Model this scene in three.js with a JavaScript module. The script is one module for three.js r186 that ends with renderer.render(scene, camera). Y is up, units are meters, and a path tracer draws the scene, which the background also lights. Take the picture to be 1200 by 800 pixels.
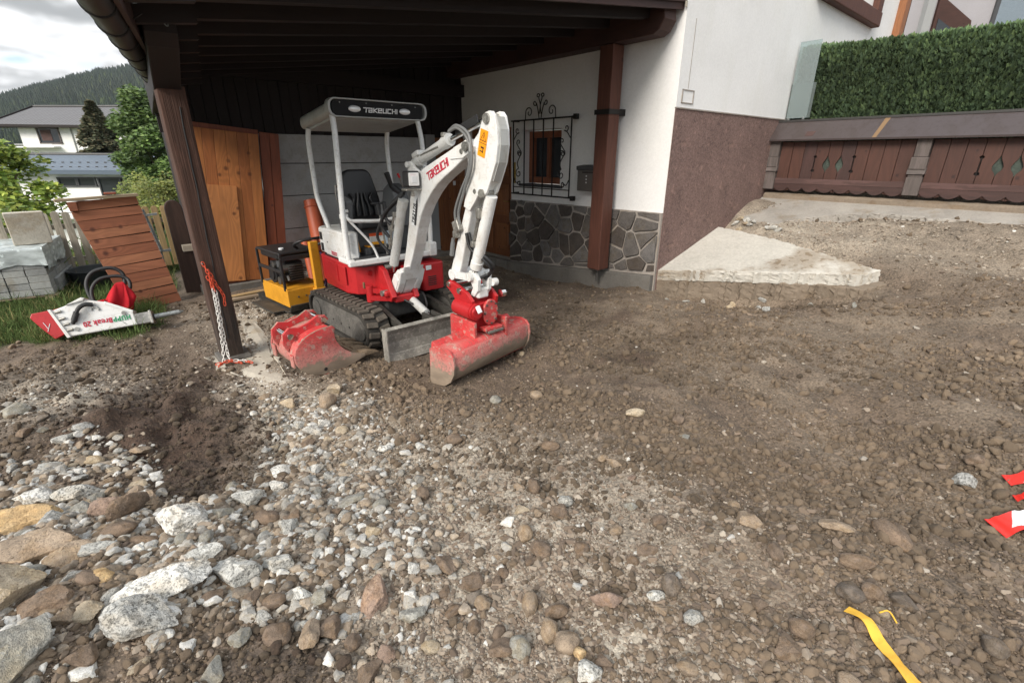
import * as THREE from 'three';
import { mergeGeometries, mergeVertices, toCreasedNormals } from 'three/addons/utils/BufferGeometryUtils.js';
import { RoundedBoxGeometry } from 'three/addons/geometries/RoundedBoxGeometry.js';
import { FontLoader } from 'three/addons/loaders/FontLoader.js';
import { TextGeometry } from 'three/addons/geometries/TextGeometry.js';

// ---------- camera, sky, sun, exposure ----------
const scene = new THREE.Scene();
const camera = new THREE.PerspectiveCamera(72.05, 1024 / 682, 0.05, 6000);
camera.rotation.order = 'YXZ';
camera.position.set(0, 1.9, 0);
camera.rotation.set(-0.3773, -0.7121, 0);
scene.add(camera);
const renderer = new THREE.WebGLRenderer({ antialias: true });
renderer.setSize(1024, 682);
renderer.toneMapping = THREE.LinearToneMapping;
renderer.toneMappingExposure = 2.95;
renderer.shadowMap.enabled = true;
const SUN_DIR = new THREE.Vector3(-0.80, 0.55, 0.22).normalize();

function rng(seed) { let a = seed >>> 0; return () => { a = (a + 0x6D2B79F5) | 0; let t = Math.imul(a ^ (a >>> 15), 1 | a); t = (t + Math.imul(t ^ (t >>> 7), 61 | t)) ^ t; return ((t ^ (t >>> 14)) >>> 0) / 4294967296; }; }
const hash3 = (x, y, z) => { let h = Math.imul(x, 374761393) ^ Math.imul(y, 668265263) ^ Math.imul(z, 2147483647 ^ 0x5bd1e995); h = Math.imul(h ^ (h >>> 13), 1274126177); h ^= h >>> 16; return (h >>> 0) / 4294967296; };
const sm = t => t * t * (3 - 2 * t);
function n3(x, y, z) {
  const xi = Math.floor(x), yi = Math.floor(y), zi = Math.floor(z), u = sm(x - xi), v = sm(y - yi), w = sm(z - zi);
  const l = (a, b, t) => a + (b - a) * t;
  return l(l(l(hash3(xi, yi, zi), hash3(xi + 1, yi, zi), u), l(hash3(xi, yi + 1, zi), hash3(xi + 1, yi + 1, zi), u), v),
    l(l(hash3(xi, yi, zi + 1), hash3(xi + 1, yi, zi + 1), u), l(hash3(xi, yi + 1, zi + 1), hash3(xi + 1, yi + 1, zi + 1), u), v), w);
}
function fbm(x, y, z, o = 4) { let s = 0, a = .5, t = 0; for (let i = 0; i < o; i++) { s += a * n3(x, y, z); t += a; a *= .5; x = x * 2.03 + 17.1; y = y * 2.03 + 3.7; z = z * 2.03 + 9.2; } return s / t; }
const clamp = (x, a = 0, b = 1) => Math.min(b, Math.max(a, x));
const ss = (a, b, x) => sm(clamp((x - a) / (b - a)));
const mix = (a, b, t) => a + (b - a) * t;

// broken cloud cover, brightest low on the left where the sun stands behind it
{
  const W = 2048, H = 1024, d = new Float32Array(W * H * 4);
  for (let j = 0; j < H; j++) {
    const el = ((j + .5) / H - .5) * Math.PI, y = Math.sin(el), c = Math.cos(el);
    for (let i = 0; i < W; i++) {
      const az = ((i + .5) / W - .5) * 2 * Math.PI, x = c * Math.cos(az), z = c * Math.sin(az);
      let r, g, b;
      if (y > -.02) {
        const k = 1 / (y + .16), px = x * k, pz = z * k;
        const wx = fbm(px * .7 + 5, 2.2, pz * .7, 3) - .5, wz = fbm(px * .7 + 31, 7.2, pz * .7, 3) - .5;
        const f = fbm(px * 2.1 + wx * 2.4, .5, pz * 2.1 + wz * 2.4, 6), f2 = fbm(px * 5.2 + 9 + wx * 4, 4.5 + y * 9, pz * 5.2 + wz * 4, 6);
        const cov = ss(.30, .46, f + .30 * (f2 - .5)), dens = ss(.40, .62, f * .4 + f2 * .6);
        const sd = x * SUN_DIR.x + y * SUN_DIR.y + z * SUN_DIR.z;
        const glow = Math.pow(Math.max(0, sd), 14) * .9 + Math.pow(Math.max(0, sd), 3) * .3;
        const hor = Math.exp(-Math.max(0, y) * 5);
        const br = .20 + .10 * hor, bg = .29 + .09 * hor, bb = .40 + .04 * hor;
        const lum = (.53 - .37 * dens) * (1 + glow) * (.9 + .5 * Math.max(0, y));
        const cr = lum * (1.0 + .04 * glow), cg = lum * (.995 + .01 * glow), cb = lum * (1.0 - .12 * glow);
        r = mix(br, cr, cov); g = mix(bg, cg, cov); b = mix(bb, cb, cov);
      } else { r = .16; g = .16; b = .14; }
      const q = (j * W + i) * 4; d[q] = r; d[q + 1] = g; d[q + 2] = b; d[q + 3] = 1;
    }
  }
  const t = new THREE.DataTexture(d, W, H, THREE.RGBAFormat, THREE.FloatType);
  t.mapping = THREE.EquirectangularReflectionMapping; t.minFilter = t.magFilter = THREE.LinearFilter; t.needsUpdate = true;
  scene.background = t; scene.environment = t;
}
const sun = new THREE.DirectionalLight(0xfff6ec, 1.5);
sun.position.copy(SUN_DIR).multiplyScalar(60); sun.castShadow = true; sun.shadow.radius = 44;
sun.shadow.mapSize.set(2048, 2048);
Object.assign(sun.shadow.camera, { left: -25, right: 25, top: 25, bottom: -25, near: 1, far: 150 });
scene.add(sun, sun.target);

// ---------- textures ----------
const VN = (x, y, px, py, s) => { const xi = Math.floor(x), yi = Math.floor(y), u = sm(x - xi), v = sm(y - yi), m = (a, p) => ((a % p) + p) % p; const a = hash3(m(xi, px), m(yi, py), s), b = hash3(m(xi + 1, px), m(yi, py), s), c = hash3(m(xi, px), m(yi + 1, py), s), d = hash3(m(xi + 1, px), m(yi + 1, py), s); return (a + (b - a) * u) * (1 - v) + (c + (d - c) * u) * v; };
function tf(u, v, px, py, o, s) { let r = 0, a = .5, t = 0; for (let i = 0; i < o; i++) { r += a * VN(u * px, v * py, px, py, s + i * 7); t += a; a *= .55; px *= 2; py *= 2; } return r / t; }
function tex(w, h, sx, sy, fn, srgb = true) {
  const d = new Uint8Array(w * h * 4);
  for (let j = 0; j < h; j++) for (let i = 0; i < w; i++) { const c = fn((i + .5) / w, (j + .5) / h, i, j), q = (j * w + i) * 4; for (let k = 0; k < 3; k++) { let x = clamp(Array.isArray(c) ? c[k] : c); if (srgb) x = x <= .0031308 ? 12.92 * x : 1.055 * Math.pow(x, 1 / 2.4) - .055; d[q + k] = x * 255; } d[q + 3] = 255; }
  const t = new THREE.DataTexture(d, w, h); t.wrapS = t.wrapT = THREE.RepeatWrapping; t.magFilter = THREE.LinearFilter; t.minFilter = THREE.LinearMipmapLinearFilter; t.generateMipmaps = true;
  if (srgb) t.colorSpace = THREE.SRGBColorSpace; t.repeat.set(1 / sx, 1 / sy); t.needsUpdate = true; return t;
}
// wood: u runs along the grain; factor around .7..1
const woodFn = (seed, knots) => { const R = rng(seed), K = []; for (let i = 0; i < knots; i++) K.push([R(), R(), .012 + .02 * R()]); return (u, v) => {
  let w = tf(u, v, 2, 5, 3, seed) * 1.3, dk = 0;
  for (const [a, b, r] of K) { let du = Math.abs(u - a), dv = Math.abs(v - b); du = Math.min(du, 1 - du) * 1.6; dv = Math.min(dv, 1 - dv) * .8; const q = Math.hypot(du * .55, dv); w += .5 * Math.exp(-q * q / (r * r * 5)); dk += Math.exp(-Math.pow(Math.hypot(du, dv) / r, 4)); }
  const ring = .5 + .5 * Math.sin((v * 9 + w * 3.2) * 6.283), fib = tf(u, v, 4, 180, 2, seed + 3), bl = tf(u, v, 3, 3, 4, seed + 5);
  const f = (.72 + .2 * ring * (.5 + .5 * bl) + .16 * (fib - .5) + .25 * (bl - .5)) * (1 - .62 * Math.min(1, dk)); return [f, f * (.97 - .08 * dk), f * .95]; }; };
// scuffed red paint with mud dried on up to a ragged line (height in metres; v carries the height on upright faces)
const redMud = (line, sd) => tex(1024, 1024, 1, 1, (u, v) => { const y = v < .425 ? v : v - .42; const d = ss(.30, .76, tf(u, v, 5, 5, 6, sd)), q = ss(.57, .63, tf(u, v, 100, 100, 4, sd + 3)), w = ss(.60, .66, tf(u, v, 10, 120, 3, sd + 5)), b = ss(.60, .70, tf(u, v, 30, 30, 5, sd + 7)), e = tf(u, v, 12, 12, 6, sd + 9) - .5; const fade = line > 0 ? ss(line + .26, line - .02, y + .12 * e) * .9 : 0, m = clamp(d * .32 + .03 + .18 * w + fade); let c = [mix(.55, .50, m), mix(.022, .215, m), mix(.027, .185, m)].map((k, i) => mix(mix(k, [.42, .34, .28][i], b * .6), [.14, .08, .06][i], q * .4)); if (line > 0) { const g = ss(line + .02, line - .02, y + .16 * e + .05 * (tf(u, v, 60, 60, 3, sd + 11) - .5)), t = .8 + .6 * (tf(u, v, 8, 20, 5, sd + 13) - .5); c = c.map((k, i) => mix(k, [.30, .235, .175][i] * t, g)); } return c; });
const TX = {
  wood: tex(512, 512, 1.6, .8, woodFn(11, 9)),
  woodPlain: tex(512, 512, 1.5, .6, woodFn(23, 3)),
  woodBump: tex(256, 512, 1.5, .6, (u, v) => .5 + .5 * (tf(u, v, 3, 120, 3, 23) - .5) + .3 * (tf(u, v, 2, 20, 3, 4) - .5), false),
  weather: tex(512, 512, 1.3, .7, (u, v) => { const a = tf(u, v, 3, 40, 4, 41), b = tf(u, v, 3, 4, 5, 47), c = ss(.56, .7, tf(u, v, 5, 14, 5, 53)); const f = .5 + .45 * a + .3 * (b - .5); return [f + .32 * c, f + .3 * c, f * .97 + .3 * c]; }),
  plaster: tex(512, 512, 2.3, 2.3, (u, v) => { const w = ss(.52, .74, tf(u, v, 9, 3, 6, 63)), f = .95 + .12 * (tf(u, v, 4, 4, 6, 61) - .5) + .08 * (tf(u, v, 120, 120, 2, 67) - .5) - .02 * w; return [f, f, f * (1 - .01 * w)]; }),
  plasterBump: tex(512, 512, 1.1, 1.1, (u, v) => tf(u, v, 40, 40, 4, 71), false),
  rough: tex(512, 512, 1.3, 1.3, (u, v) => { const f = .62 + .75 * (tf(u, v, 90, 90, 3, 81) - .5) + .3 * (tf(u, v, 5, 5, 5, 83) - .5); const s = ss(.7, .8, tf(u, v, 160, 160, 2, 85)) + 1.2 * ss(.70, .74, tf(u, v, 14, 9, 4, 87)); return [f + .18 * s, f + .17 * s, f + .15 * s]; }),
  concrete: tex(512, 512, 1.7, 1.7, (u, v) => { const f = .78 + .5 * (tf(u, v, 5, 5, 6, 91) - .5) + .22 * (tf(u, v, 110, 110, 2, 95) - .5), s = ss(.55, .75, tf(u, v, 7, 7, 5, 97)); return [f * (1 - .16 * s), f * (1 - .22 * s), f * (1 - .3 * s)]; }),
  rock: tex(512, 512, .42, .42, (u, v) => { const f = .84 + .7 * (tf(u, v, 6, 6, 6, 101) - .5) + .7 * (tf(u, v, 60, 60, 4, 103) - .5), s = ss(.62, .72, tf(u, v, 60, 60, 3, 107)), b = ss(.52, .72, tf(u, v, 4, 4, 5, 109)); return [f * (1 - .35 * s), f * (1 - .36 * s - .05 * b), f * (1 - .36 * s - .14 * b)]; }),
  speck: tex(512, 512, .4, .4, (u, v) => { const a = ss(.5, .62, tf(u, v, 34, 34, 4, 111)), b = ss(.6, .66, tf(u, v, 90, 90, 2, 113)); const f = .98 - .45 * a - .3 * b + .35 * (tf(u, v, 6, 6, 5, 117) - .5); return [f, f, f * .99]; }),
  rockBump: tex(512, 512, .3, .3, (u, v) => .6 * tf(u, v, 14, 14, 5, 121) + .4 * tf(u, v, 90, 90, 2, 125), false),
  soil: tex(1024, 1024, 1.4, 1.4, (u, v) => { const f = .66 + .55 * (tf(u, v, 10, 10, 6, 131) - .5) + .75 * (tf(u, v, 130, 130, 3, 133) - .5), s = ss(.66, .74, tf(u, v, 170, 170, 2, 137)), d = ss(.6, .75, tf(u, v, 60, 60, 4, 139)); return [f * (1 - .4 * d) + .3 * s, f * (1 - .4 * d) + .29 * s, f * (1 - .4 * d) + .27 * s]; }),
  soilBump: tex(1024, 1024, 1.4, 1.4, (u, v) => .35 * tf(u, v, 12, 12, 5, 131) + .65 * tf(u, v, 90, 90, 4, 133), false),
  dirtPaint: tex(512, 512, 1.1, 1.1, (u, v) => { const d = ss(.46, .74, tf(u, v, 6, 6, 6, 141)), k = ss(.62, .68, tf(u, v, 50, 40, 4, 143)), w = ss(.66, .72, tf(u, v, 9, 100, 3, 145)); const f = .99 - .11 * d - .10 * k - .07 * w; return [f, f * (1 - .03 * d - .02 * k), f * (1 - .07 * d - .04 * k)]; }),
  // scuffed red paint: bright red where whole, dusty pink and grey-brown where rubbed
  redWorn: redMud(-1, 151), gradingRed: redMud(.21, 161), diggingRed: redMud(.12, 171),
  slab: tex(1024, 1024, 3.1, 3.1, (u, v) => { const f = .9 + .35 * (tf(u, v, 6, 6, 6, 211) - .5) + .25 * (tf(u, v, 160, 160, 2, 213) - .5), s = .8 * ss(.52, .70, tf(u, v, 5, 5, 7, 215)), k = ss(.60, .64, tf(u, v, 60, 60, 4, 217)) * (.3 + s); return [f * (1 - .42 * s - .2 * k), f * (1 - .50 * s - .22 * k), f * (1 - .58 * s - .24 * k)]; }),
  steelWorn: tex(512, 512, .6, .6, (u, v) => { const d = tf(u, v, 6, 6, 6, 161), k = ss(.55, .7, tf(u, v, 40, 40, 4, 163)); const f = .55 + .7 * (d - .5) + .25 * k; return [f, f * .97, f * .92]; }),
  mudSteel: tex(512, 512, .6, .6, (u, v) => { const d = tf(u, v, 6, 6, 6, 171), k = tf(u, v, 70, 70, 3, 173); const f = .72 + .6 * (d - .5) + .5 * (k - .5); return [f, f * .92, f * .82]; }),
  roofTile: tex(256, 256, 1.2, 1.2, (u, v) => { const r = Math.abs(Math.sin(u * Math.PI * 4)), l = (v * 4) % 1; const f = .6 + .35 * r - .3 * (l < .12 ? 1 : 0) + .3 * (tf(u, v, 8, 8, 4, 181) - .5); return f; }),
  film: tex(512, 256, .9, .5, (u, v) => { const f = .7 + .9 * (tf(u, v, 6, 8, 6, 191) - .5), s = ss(.6, .68, tf(u, v, 14, 9, 4, 193)); return [f + .4 * s, f + .42 * s, f + .42 * s]; }),
  forest: tex(512, 512, 60, 60, (u, v) => .7 + .8 * (tf(u, v, 20, 20, 5, 201) - .5)),
};

// ---------- materials ----------
const lin = (r, g, b) => new THREE.Color().setRGB(r, g, b);
function mat(r, g, b, o = {}) { const m = new THREE.MeshStandardMaterial({ color: lin(r, g, b), roughness: .85, metalness: 0, ...o }); return m; }
const wood = (r, g, b, o = {}) => mat(r, g, b, { map: TX.woodPlain, bumpMap: TX.woodBump, bumpScale: .0015, roughness: .7, ...o });
const M = {
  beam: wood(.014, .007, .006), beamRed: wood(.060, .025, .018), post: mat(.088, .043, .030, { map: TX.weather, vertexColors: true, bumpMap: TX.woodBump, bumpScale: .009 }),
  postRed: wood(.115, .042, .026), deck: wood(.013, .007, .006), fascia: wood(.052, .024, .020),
  orangeWood: mat(.52, .20, .060, { map: TX.wood, bumpMap: TX.woodBump, bumpScale: .001, roughness: .55 }), orangeWood2: mat(.44, .155, .046, { map: TX.wood, bumpMap: TX.woodBump, bumpScale: .001, roughness: .55 }), orangeWood3: mat(.60, .25, .085, { map: TX.wood, bumpMap: TX.woodBump, bumpScale: .001, roughness: .5 }), cornerWood: mat(.34, .135, .048, { map: TX.woodPlain, roughness: .6 }), redWood: mat(.27, .075, .035, { map: TX.wood, roughness: .55 }),
  doorWood: wood(.24, .092, .036, { map: TX.wood, roughness: .45 }), doorWood2: wood(.30, .12, .045, { map: TX.wood, roughness: .45 }), frameWood: wood(.30, .105, .05),
  lidA: mat(.34, .135, .070, { map: TX.wood, bumpMap: TX.woodBump, bumpScale: .002 }), lidB: mat(.29, .108, .055, { map: TX.wood, bumpMap: TX.woodBump, bumpScale: .002 }), lidC: mat(.39, .165, .085, { map: TX.wood, bumpMap: TX.woodBump, bumpScale: .002 }), lidTrim: mat(.42, .33, .22, { map: TX.weather }),
  fenceA: mat(.070, .027, .018, { map: TX.woodPlain, roughness: .6 }), fenceB: mat(.058, .026, .022, { map: TX.weather, roughness: .6 }), fenceC: mat(.080, .031, .020, { map: TX.woodPlain, roughness: .6 }), fenceGrey: mat(.12, .098, .092, { map: TX.weather, roughness: .7 }), fenceCap: mat(.088, .071, .070, { roughness: .42, metalness: .35, map: TX.dirtPaint }), fenceTrim: mat(.10, .055, .05, { map: TX.weather }),
  rust: mat(.20, .125, .065, { roughness: .8 }), verdigris: mat(.085, .115, .10, { map: TX.steelWorn }),
  white: mat(.85, .85, .84, { map: TX.plaster, bumpMap: TX.plasterBump, bumpScale: .002 }), brownPlaster: mat(.295, .190, .165, { map: TX.rough, bumpMap: TX.plasterBump, bumpScale: .005 }),
  mortar: mat(.40, .36, .32, { map: TX.concrete }), plA: mat(.135, .122, .112, { map: TX.rock, bumpMap: TX.rockBump, bumpScale: .006 }), plB: mat(.165, .155, .148, { map: TX.rock, bumpMap: TX.rockBump, bumpScale: .006 }), plC: mat(.088, .074, .065, { map: TX.rock, bumpMap: TX.rockBump, bumpScale: .006 }), plD: mat(.15, .132, .12, { map: TX.rock, bumpMap: TX.rockBump, bumpScale: .006 }),
  garage: mat(.46, .47, .47, { map: TX.dirtPaint, roughness: .6 }), garageJamb: mat(.30, .31, .31), concrete: mat(.40, .37, .33, { map: TX.concrete, bumpMap: TX.rockBump, bumpScale: .004 }), concretePale: mat(.60, .55, .46, { map: TX.concrete, bumpMap: TX.rockBump, bumpScale: .004 }), slab: mat(.54, .515, .46, { map: TX.slab, bumpMap: TX.rockBump, bumpScale: .004 }), concreteWarm: mat(.27, .215, .16, { map: TX.concrete, bumpMap: TX.rockBump, bumpScale: .006 }), concreteGrey: mat(.19, .178, .16, { map: TX.concrete, bumpMap: TX.rockBump, bumpScale: .004 }),
  iron: mat(.022, .020, .019, { roughness: .5, metalness: .4 }), brass: mat(.45, .32, .10, { roughness: .35, metalness: .8 }), steelGrey: mat(.15, .145, .135, { roughness: .35, metalness: .6 }), galv: mat(.42, .46, .48, { roughness: .45, metalness: .5, map: TX.steelWorn }),
  gutter: mat(.062, .060, .058, { roughness: .45, metalness: .5 }), glassDark: new THREE.MeshPhysicalMaterial({ color: lin(.03, .035, .04), roughness: .06, metalness: 0, specularIntensity: 1 }), pane: new THREE.MeshPhysicalMaterial({ color: lin(.92, .95, .95), roughness: .04, transmission: 1, thickness: 0, ior: 1.45 }), curtain: mat(.62, .62, .6),
  mWhite: mat(.74, .75, .74, { map: TX.dirtPaint, roughness: .4 }), mGrey: mat(.40, .41, .40, { map: TX.dirtPaint, roughness: .45 }), mRed: mat(.46, .018, .022, { map: TX.dirtPaint, roughness: .42 }), red: mat(.55, .02, .022, { roughness: .5 }), redWorn: mat(1, 1, 1, { map: TX.redWorn, roughness: .62 }), gradingRed: mat(1, 1, 1, { map: TX.gradingRed, roughness: .66 }), diggingRed: mat(1, 1, 1, { map: TX.diggingRed, roughness: .66 }), black: mat(.018, .018, .019, { roughness: .5 }), visor: mat(.008, .008, .009, { roughness: .85 }), blackShiny: mat(.010, .010, .011, { roughness: .4 }), seat: mat(.014, .014, .016, { roughness: .42 }), darkGrey: mat(.055, .057, .06, { roughness: .6 }), consoleGrey: mat(.11, .115, .12, { roughness: .55 }),
  rubber: mat(.055, .053, .050, { map: TX.mudSteel, roughness: .9 }), rubberDust: mat(.125, .115, .104, { map: TX.mudSteel, roughness: .95 }), frameDust: mat(.21, .205, .195, { map: TX.steelWorn, roughness: .75 }), under: mat(.055, .056, .057, { map: TX.steelWorn, roughness: .7 }), blade: mat(.47, .46, .43, { map: TX.steelWorn, roughness: .65, metalness: .1 }), bladeDark: mat(.10, .098, .09, { map: TX.steelWorn, roughness: .6, metalness: .25 }), mud: mat(.36, .285, .21, { map: TX.mudSteel, roughness: .75 }), chrome: mat(.75, .75, .74, { roughness: .16, metalness: 1 }), cyl: mat(.52, .53, .52, { map: TX.dirtPaint, roughness: .4 }), hose: mat(.02, .02, .021, { roughness: .55 }), hoseGrey: mat(.16, .165, .165, { roughness: .5 }), fitting: mat(.5, .5, .48, { roughness: .35, metalness: .6, map: TX.steelWorn }),
  lamp: mat(.85, .86, .86, { roughness: .12, metalness: .25 }), letterWhite: mat(.8, .8, .8), letterRed: mat(.5, .02, .05), letterGreen: mat(.03, .28, .12), orangeLabel: mat(.85, .36, .02), labelWhite: mat(.72, .74, .75), labelBlue: mat(.50, .60, .68),
  yellow: mat(.66, .31, .022, { map: TX.dirtPaint, roughness: .5 }), pipe: mat(.42, .088, .035, { roughness: .5 }), tarpBlack: mat(.03, .034, .036, { roughness: .6 }), cloth: mat(.50, .008, .018, { roughness: .9 }), chainRed: mat(.62, .085, .035, { roughness: .5 }), chainWhite: mat(.72, .70, .66, { roughness: .5 }), purple: mat(.12, .07, .17),
  paver: mat(.40, .41, .39, { map: TX.concrete, bumpMap: TX.rockBump, bumpScale: .003 }), paverB: mat(.34, .35, .34, { map: TX.concrete, bumpMap: TX.rockBump, bumpScale: .003 }), film: mat(.66, .73, .73, { map: TX.film, roughness: .25 }), pallet: mat(.36, .28, .2, { map: TX.weather }), picket: mat(.42, .37, .30, { map: TX.weather }), picketB: mat(.46, .32, .16, { map: TX.weather }), darkPost: mat(.055, .03, .022, { map: TX.weather }),
  strap: mat(.80, .46, .05, { map: TX.dirtPaint, roughness: .5 }), leafA: 0,
};

// ---------- geometry helpers ----------
const V = (x, y, z) => new THREE.Vector3(x, y, z);
function boxUV(g, grain) {                       // uv in metres by the face's main axis; grain axis runs along u
  if (g.index) g = g.toNonIndexed();
  const p = g.attributes.position, uv = new Float32Array(p.count * 2), A = V(), B = V(), C = V(), n = V(), gi = grain === undefined ? -1 : 'xyz'.indexOf(grain);
  for (let i = 0; i < p.count; i += 3) {
    A.fromBufferAttribute(p, i); B.fromBufferAttribute(p, i + 1); C.fromBufferAttribute(p, i + 2);
    n.copy(B).sub(A).cross(C.clone().sub(A)); const an = [Math.abs(n.x), Math.abs(n.y), Math.abs(n.z)]; let k = an[0] > an[1] ? (an[0] > an[2] ? 0 : 2) : (an[1] > an[2] ? 1 : 2);
    let a = k === 0 ? 2 : 0, b = k === 1 ? 2 : 1; if (b === gi) [a, b] = [b, a];
    [A, B, C].forEach((q, j) => { const e = [q.x, q.y, q.z]; uv[(i + j) * 2] = e[a] + .37 * k; uv[(i + j) * 2 + 1] = e[b] + .21 * k; });
  }
  g.setAttribute('uv', new THREE.BufferAttribute(uv, 2)); return g;
}
function clean(g) { g = g.index ? g.toNonIndexed() : g; if (!g.attributes.normal) g.computeVertexNormals(); for (const k of Object.keys(g.attributes)) if (!['position', 'normal', 'uv', 'color'].includes(k)) g.deleteAttribute(k); return g; }
function merge(list, grain) { const a = (Array.isArray(list) ? list : [list]).map(clean); const hasC = a.every(q => q.attributes.color); for (const q of a) { if (!hasC) q.deleteAttribute('color'); if (!q.attributes.uv) q.setAttribute('uv', new THREE.BufferAttribute(new Float32Array(q.attributes.position.count * 2), 2)); } const g = a.length > 1 ? mergeGeometries(a) : a[0]; return boxUV(g, grain); }
const tr = (g, x = 0, y = 0, z = 0, rx = 0, ry = 0, rz = 0) => { if (rx) g.rotateX(rx); if (rz) g.rotateZ(rz); if (ry) g.rotateY(ry); g.translate(x, y, z); return g; };
const bx = (w, h, d, x, y, z, rx, ry, rz) => tr(new THREE.BoxGeometry(w, h, d), x, y, z, rx, ry, rz);
const rb = (w, h, d, r, x, y, z, rx, ry, rz) => tr(new RoundedBoxGeometry(w, h, d, 2, Math.min(r, w / 2.05, h / 2.05, d / 2.05)), x, y, z, rx, ry, rz);
const rbx = (x0, x1, y0, y1, z0, z1, r = .01) => rb(x1 - x0, y1 - y0, z1 - z0, r, (x0 + x1) / 2, (y0 + y1) / 2, (z0 + z1) / 2);
const bb = (x0, x1, y0, y1, z0, z1) => bx(x1 - x0, y1 - y0, z1 - z0, (x0 + x1) / 2, (y0 + y1) / 2, (z0 + z1) / 2);
function cyl(a, b, r0, r1 = r0, seg = 16) { const A = V(...a), B = V(...b), d = B.clone().sub(A), g = new THREE.CylinderGeometry(r1, r0, d.length(), seg); g.applyQuaternion(new THREE.Quaternion().setFromUnitVectors(V(0, 1, 0), d.clone().normalize())); g.translate((A.x + B.x) / 2, (A.y + B.y) / 2, (A.z + B.z) / 2); return g; }
function bar(a, b, w, h = w) { const A = V(...a), B = V(...b), d = B.clone().sub(A), g = new THREE.BoxGeometry(w, h, d.length()); const o = new THREE.Object3D(); o.position.copy(A).add(B).multiplyScalar(.5); o.lookAt(B); o.updateMatrix(); g.applyMatrix4(o.matrix); return g; }
function tube(pts, r, seg = 24, rs = 8, closed = false, tens = .5) { return new THREE.TubeGeometry(new THREE.CatmullRomCurve3(pts.map(p => V(...p)), closed, 'catmullrom', tens), seg, r, rs, closed); }
// profile given as [z, y] pairs, extruded along x from x0 to x1
function exX(pts, x0, x1, bev = .006, smooth = false) {
  const s = new THREE.Shape(pts.map(p => new THREE.Vector2(-p[0], p[1])));
  const g = new THREE.ExtrudeGeometry(s, { depth: x1 - x0 - 2 * bev, bevelEnabled: bev > 0, bevelThickness: bev, bevelSize: bev, bevelOffset: -bev, bevelSegments: 2, curveSegments: 8 });
  g.rotateY(Math.PI / 2); g.translate(x0 + bev, 0, 0); return g;
}
// profile in the xy plane extruded along z from z0 to z1
function exZ(pts, z0, z1, bev = 0, holes = []) { const s = pts instanceof THREE.Shape ? pts : new THREE.Shape(pts.map(p => new THREE.Vector2(p[0], p[1]))); for (const h of holes) s.holes.push(new THREE.Path(h.map(p => new THREE.Vector2(p[0], p[1])))); const g = new THREE.ExtrudeGeometry(s, { depth: z1 - z0 - 2 * bev, bevelEnabled: bev > 0, bevelThickness: bev, bevelSize: bev, bevelOffset: -bev, bevelSegments: 2, curveSegments: 12 }); g.translate(0, 0, z0 + bev); return g; }
// plan [x, z] extruded upward from y0 to y1
function exY(pts, y0, y1, bev = 0) { const s = new THREE.Shape(pts.map(p => new THREE.Vector2(p[0], -p[1]))); const g = new THREE.ExtrudeGeometry(s, { depth: y1 - y0 - 2 * bev, bevelEnabled: bev > 0, bevelThickness: bev, bevelSize: bev, bevelOffset: -bev, bevelSegments: 2 }); g.rotateX(-Math.PI / 2); g.translate(0, y0 + bev, 0); return g; }
function rr(x0, x1, y0, y1, r) { const s = new THREE.Shape(); s.moveTo(x0 + r, y0); s.lineTo(x1 - r, y0); s.quadraticCurveTo(x1, y0, x1, y0 + r); s.lineTo(x1, y1 - r); s.quadraticCurveTo(x1, y1, x1 - r, y1); s.lineTo(x0 + r, y1); s.quadraticCurveTo(x0, y1, x0, y1 - r); s.lineTo(x0, y0 + r); s.quadraticCurveTo(x0, y0, x0 + r, y0); return s; }
// a board or slab from four corners of its face (a b c d round the face) with a thickness along -normal
function slabQuad(a, b, c, d, t) { const P = [a, b, c, d].map(p => V(...p)), n = P[1].clone().sub(P[0]).cross(P[3].clone().sub(P[0])).normalize().multiplyScalar(-t), Q = P.map(p => p.clone().add(n)); const f = []; const q = (w, x, y, z) => f.push(w, x, y, w, y, z); q(P[0], P[1], P[2], P[3]); q(Q[3], Q[2], Q[1], Q[0]); for (let i = 0; i < 4; i++) { const j = (i + 1) % 4; q(P[j], P[i], Q[i], Q[j]); } const g = new THREE.BufferGeometry(); g.setAttribute('position', new THREE.Float32BufferAttribute(f.flatMap(p => [p.x, p.y, p.z]), 3)); g.computeVertexNormals(); return g; }

// ---------- objects ----------
const used = {};
function numbered(n) { const k = used[n] = (used[n] ?? -1) + 1; return k ? n + '_' + String(k).padStart(3, '0') : n; }
function tag(o, label, category, group) { o.userData.label = label; if (category) o.userData.category = category; if (group) o.userData.group = group; return o; }
function thing(name, label, category, pos = [0, 0, 0], turn = 0, group) { const o = new THREE.Group(); o.name = numbered(name); o.position.set(...pos); o.rotation.y = turn; scene.add(o); return tag(o, label, category, group); }
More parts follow.
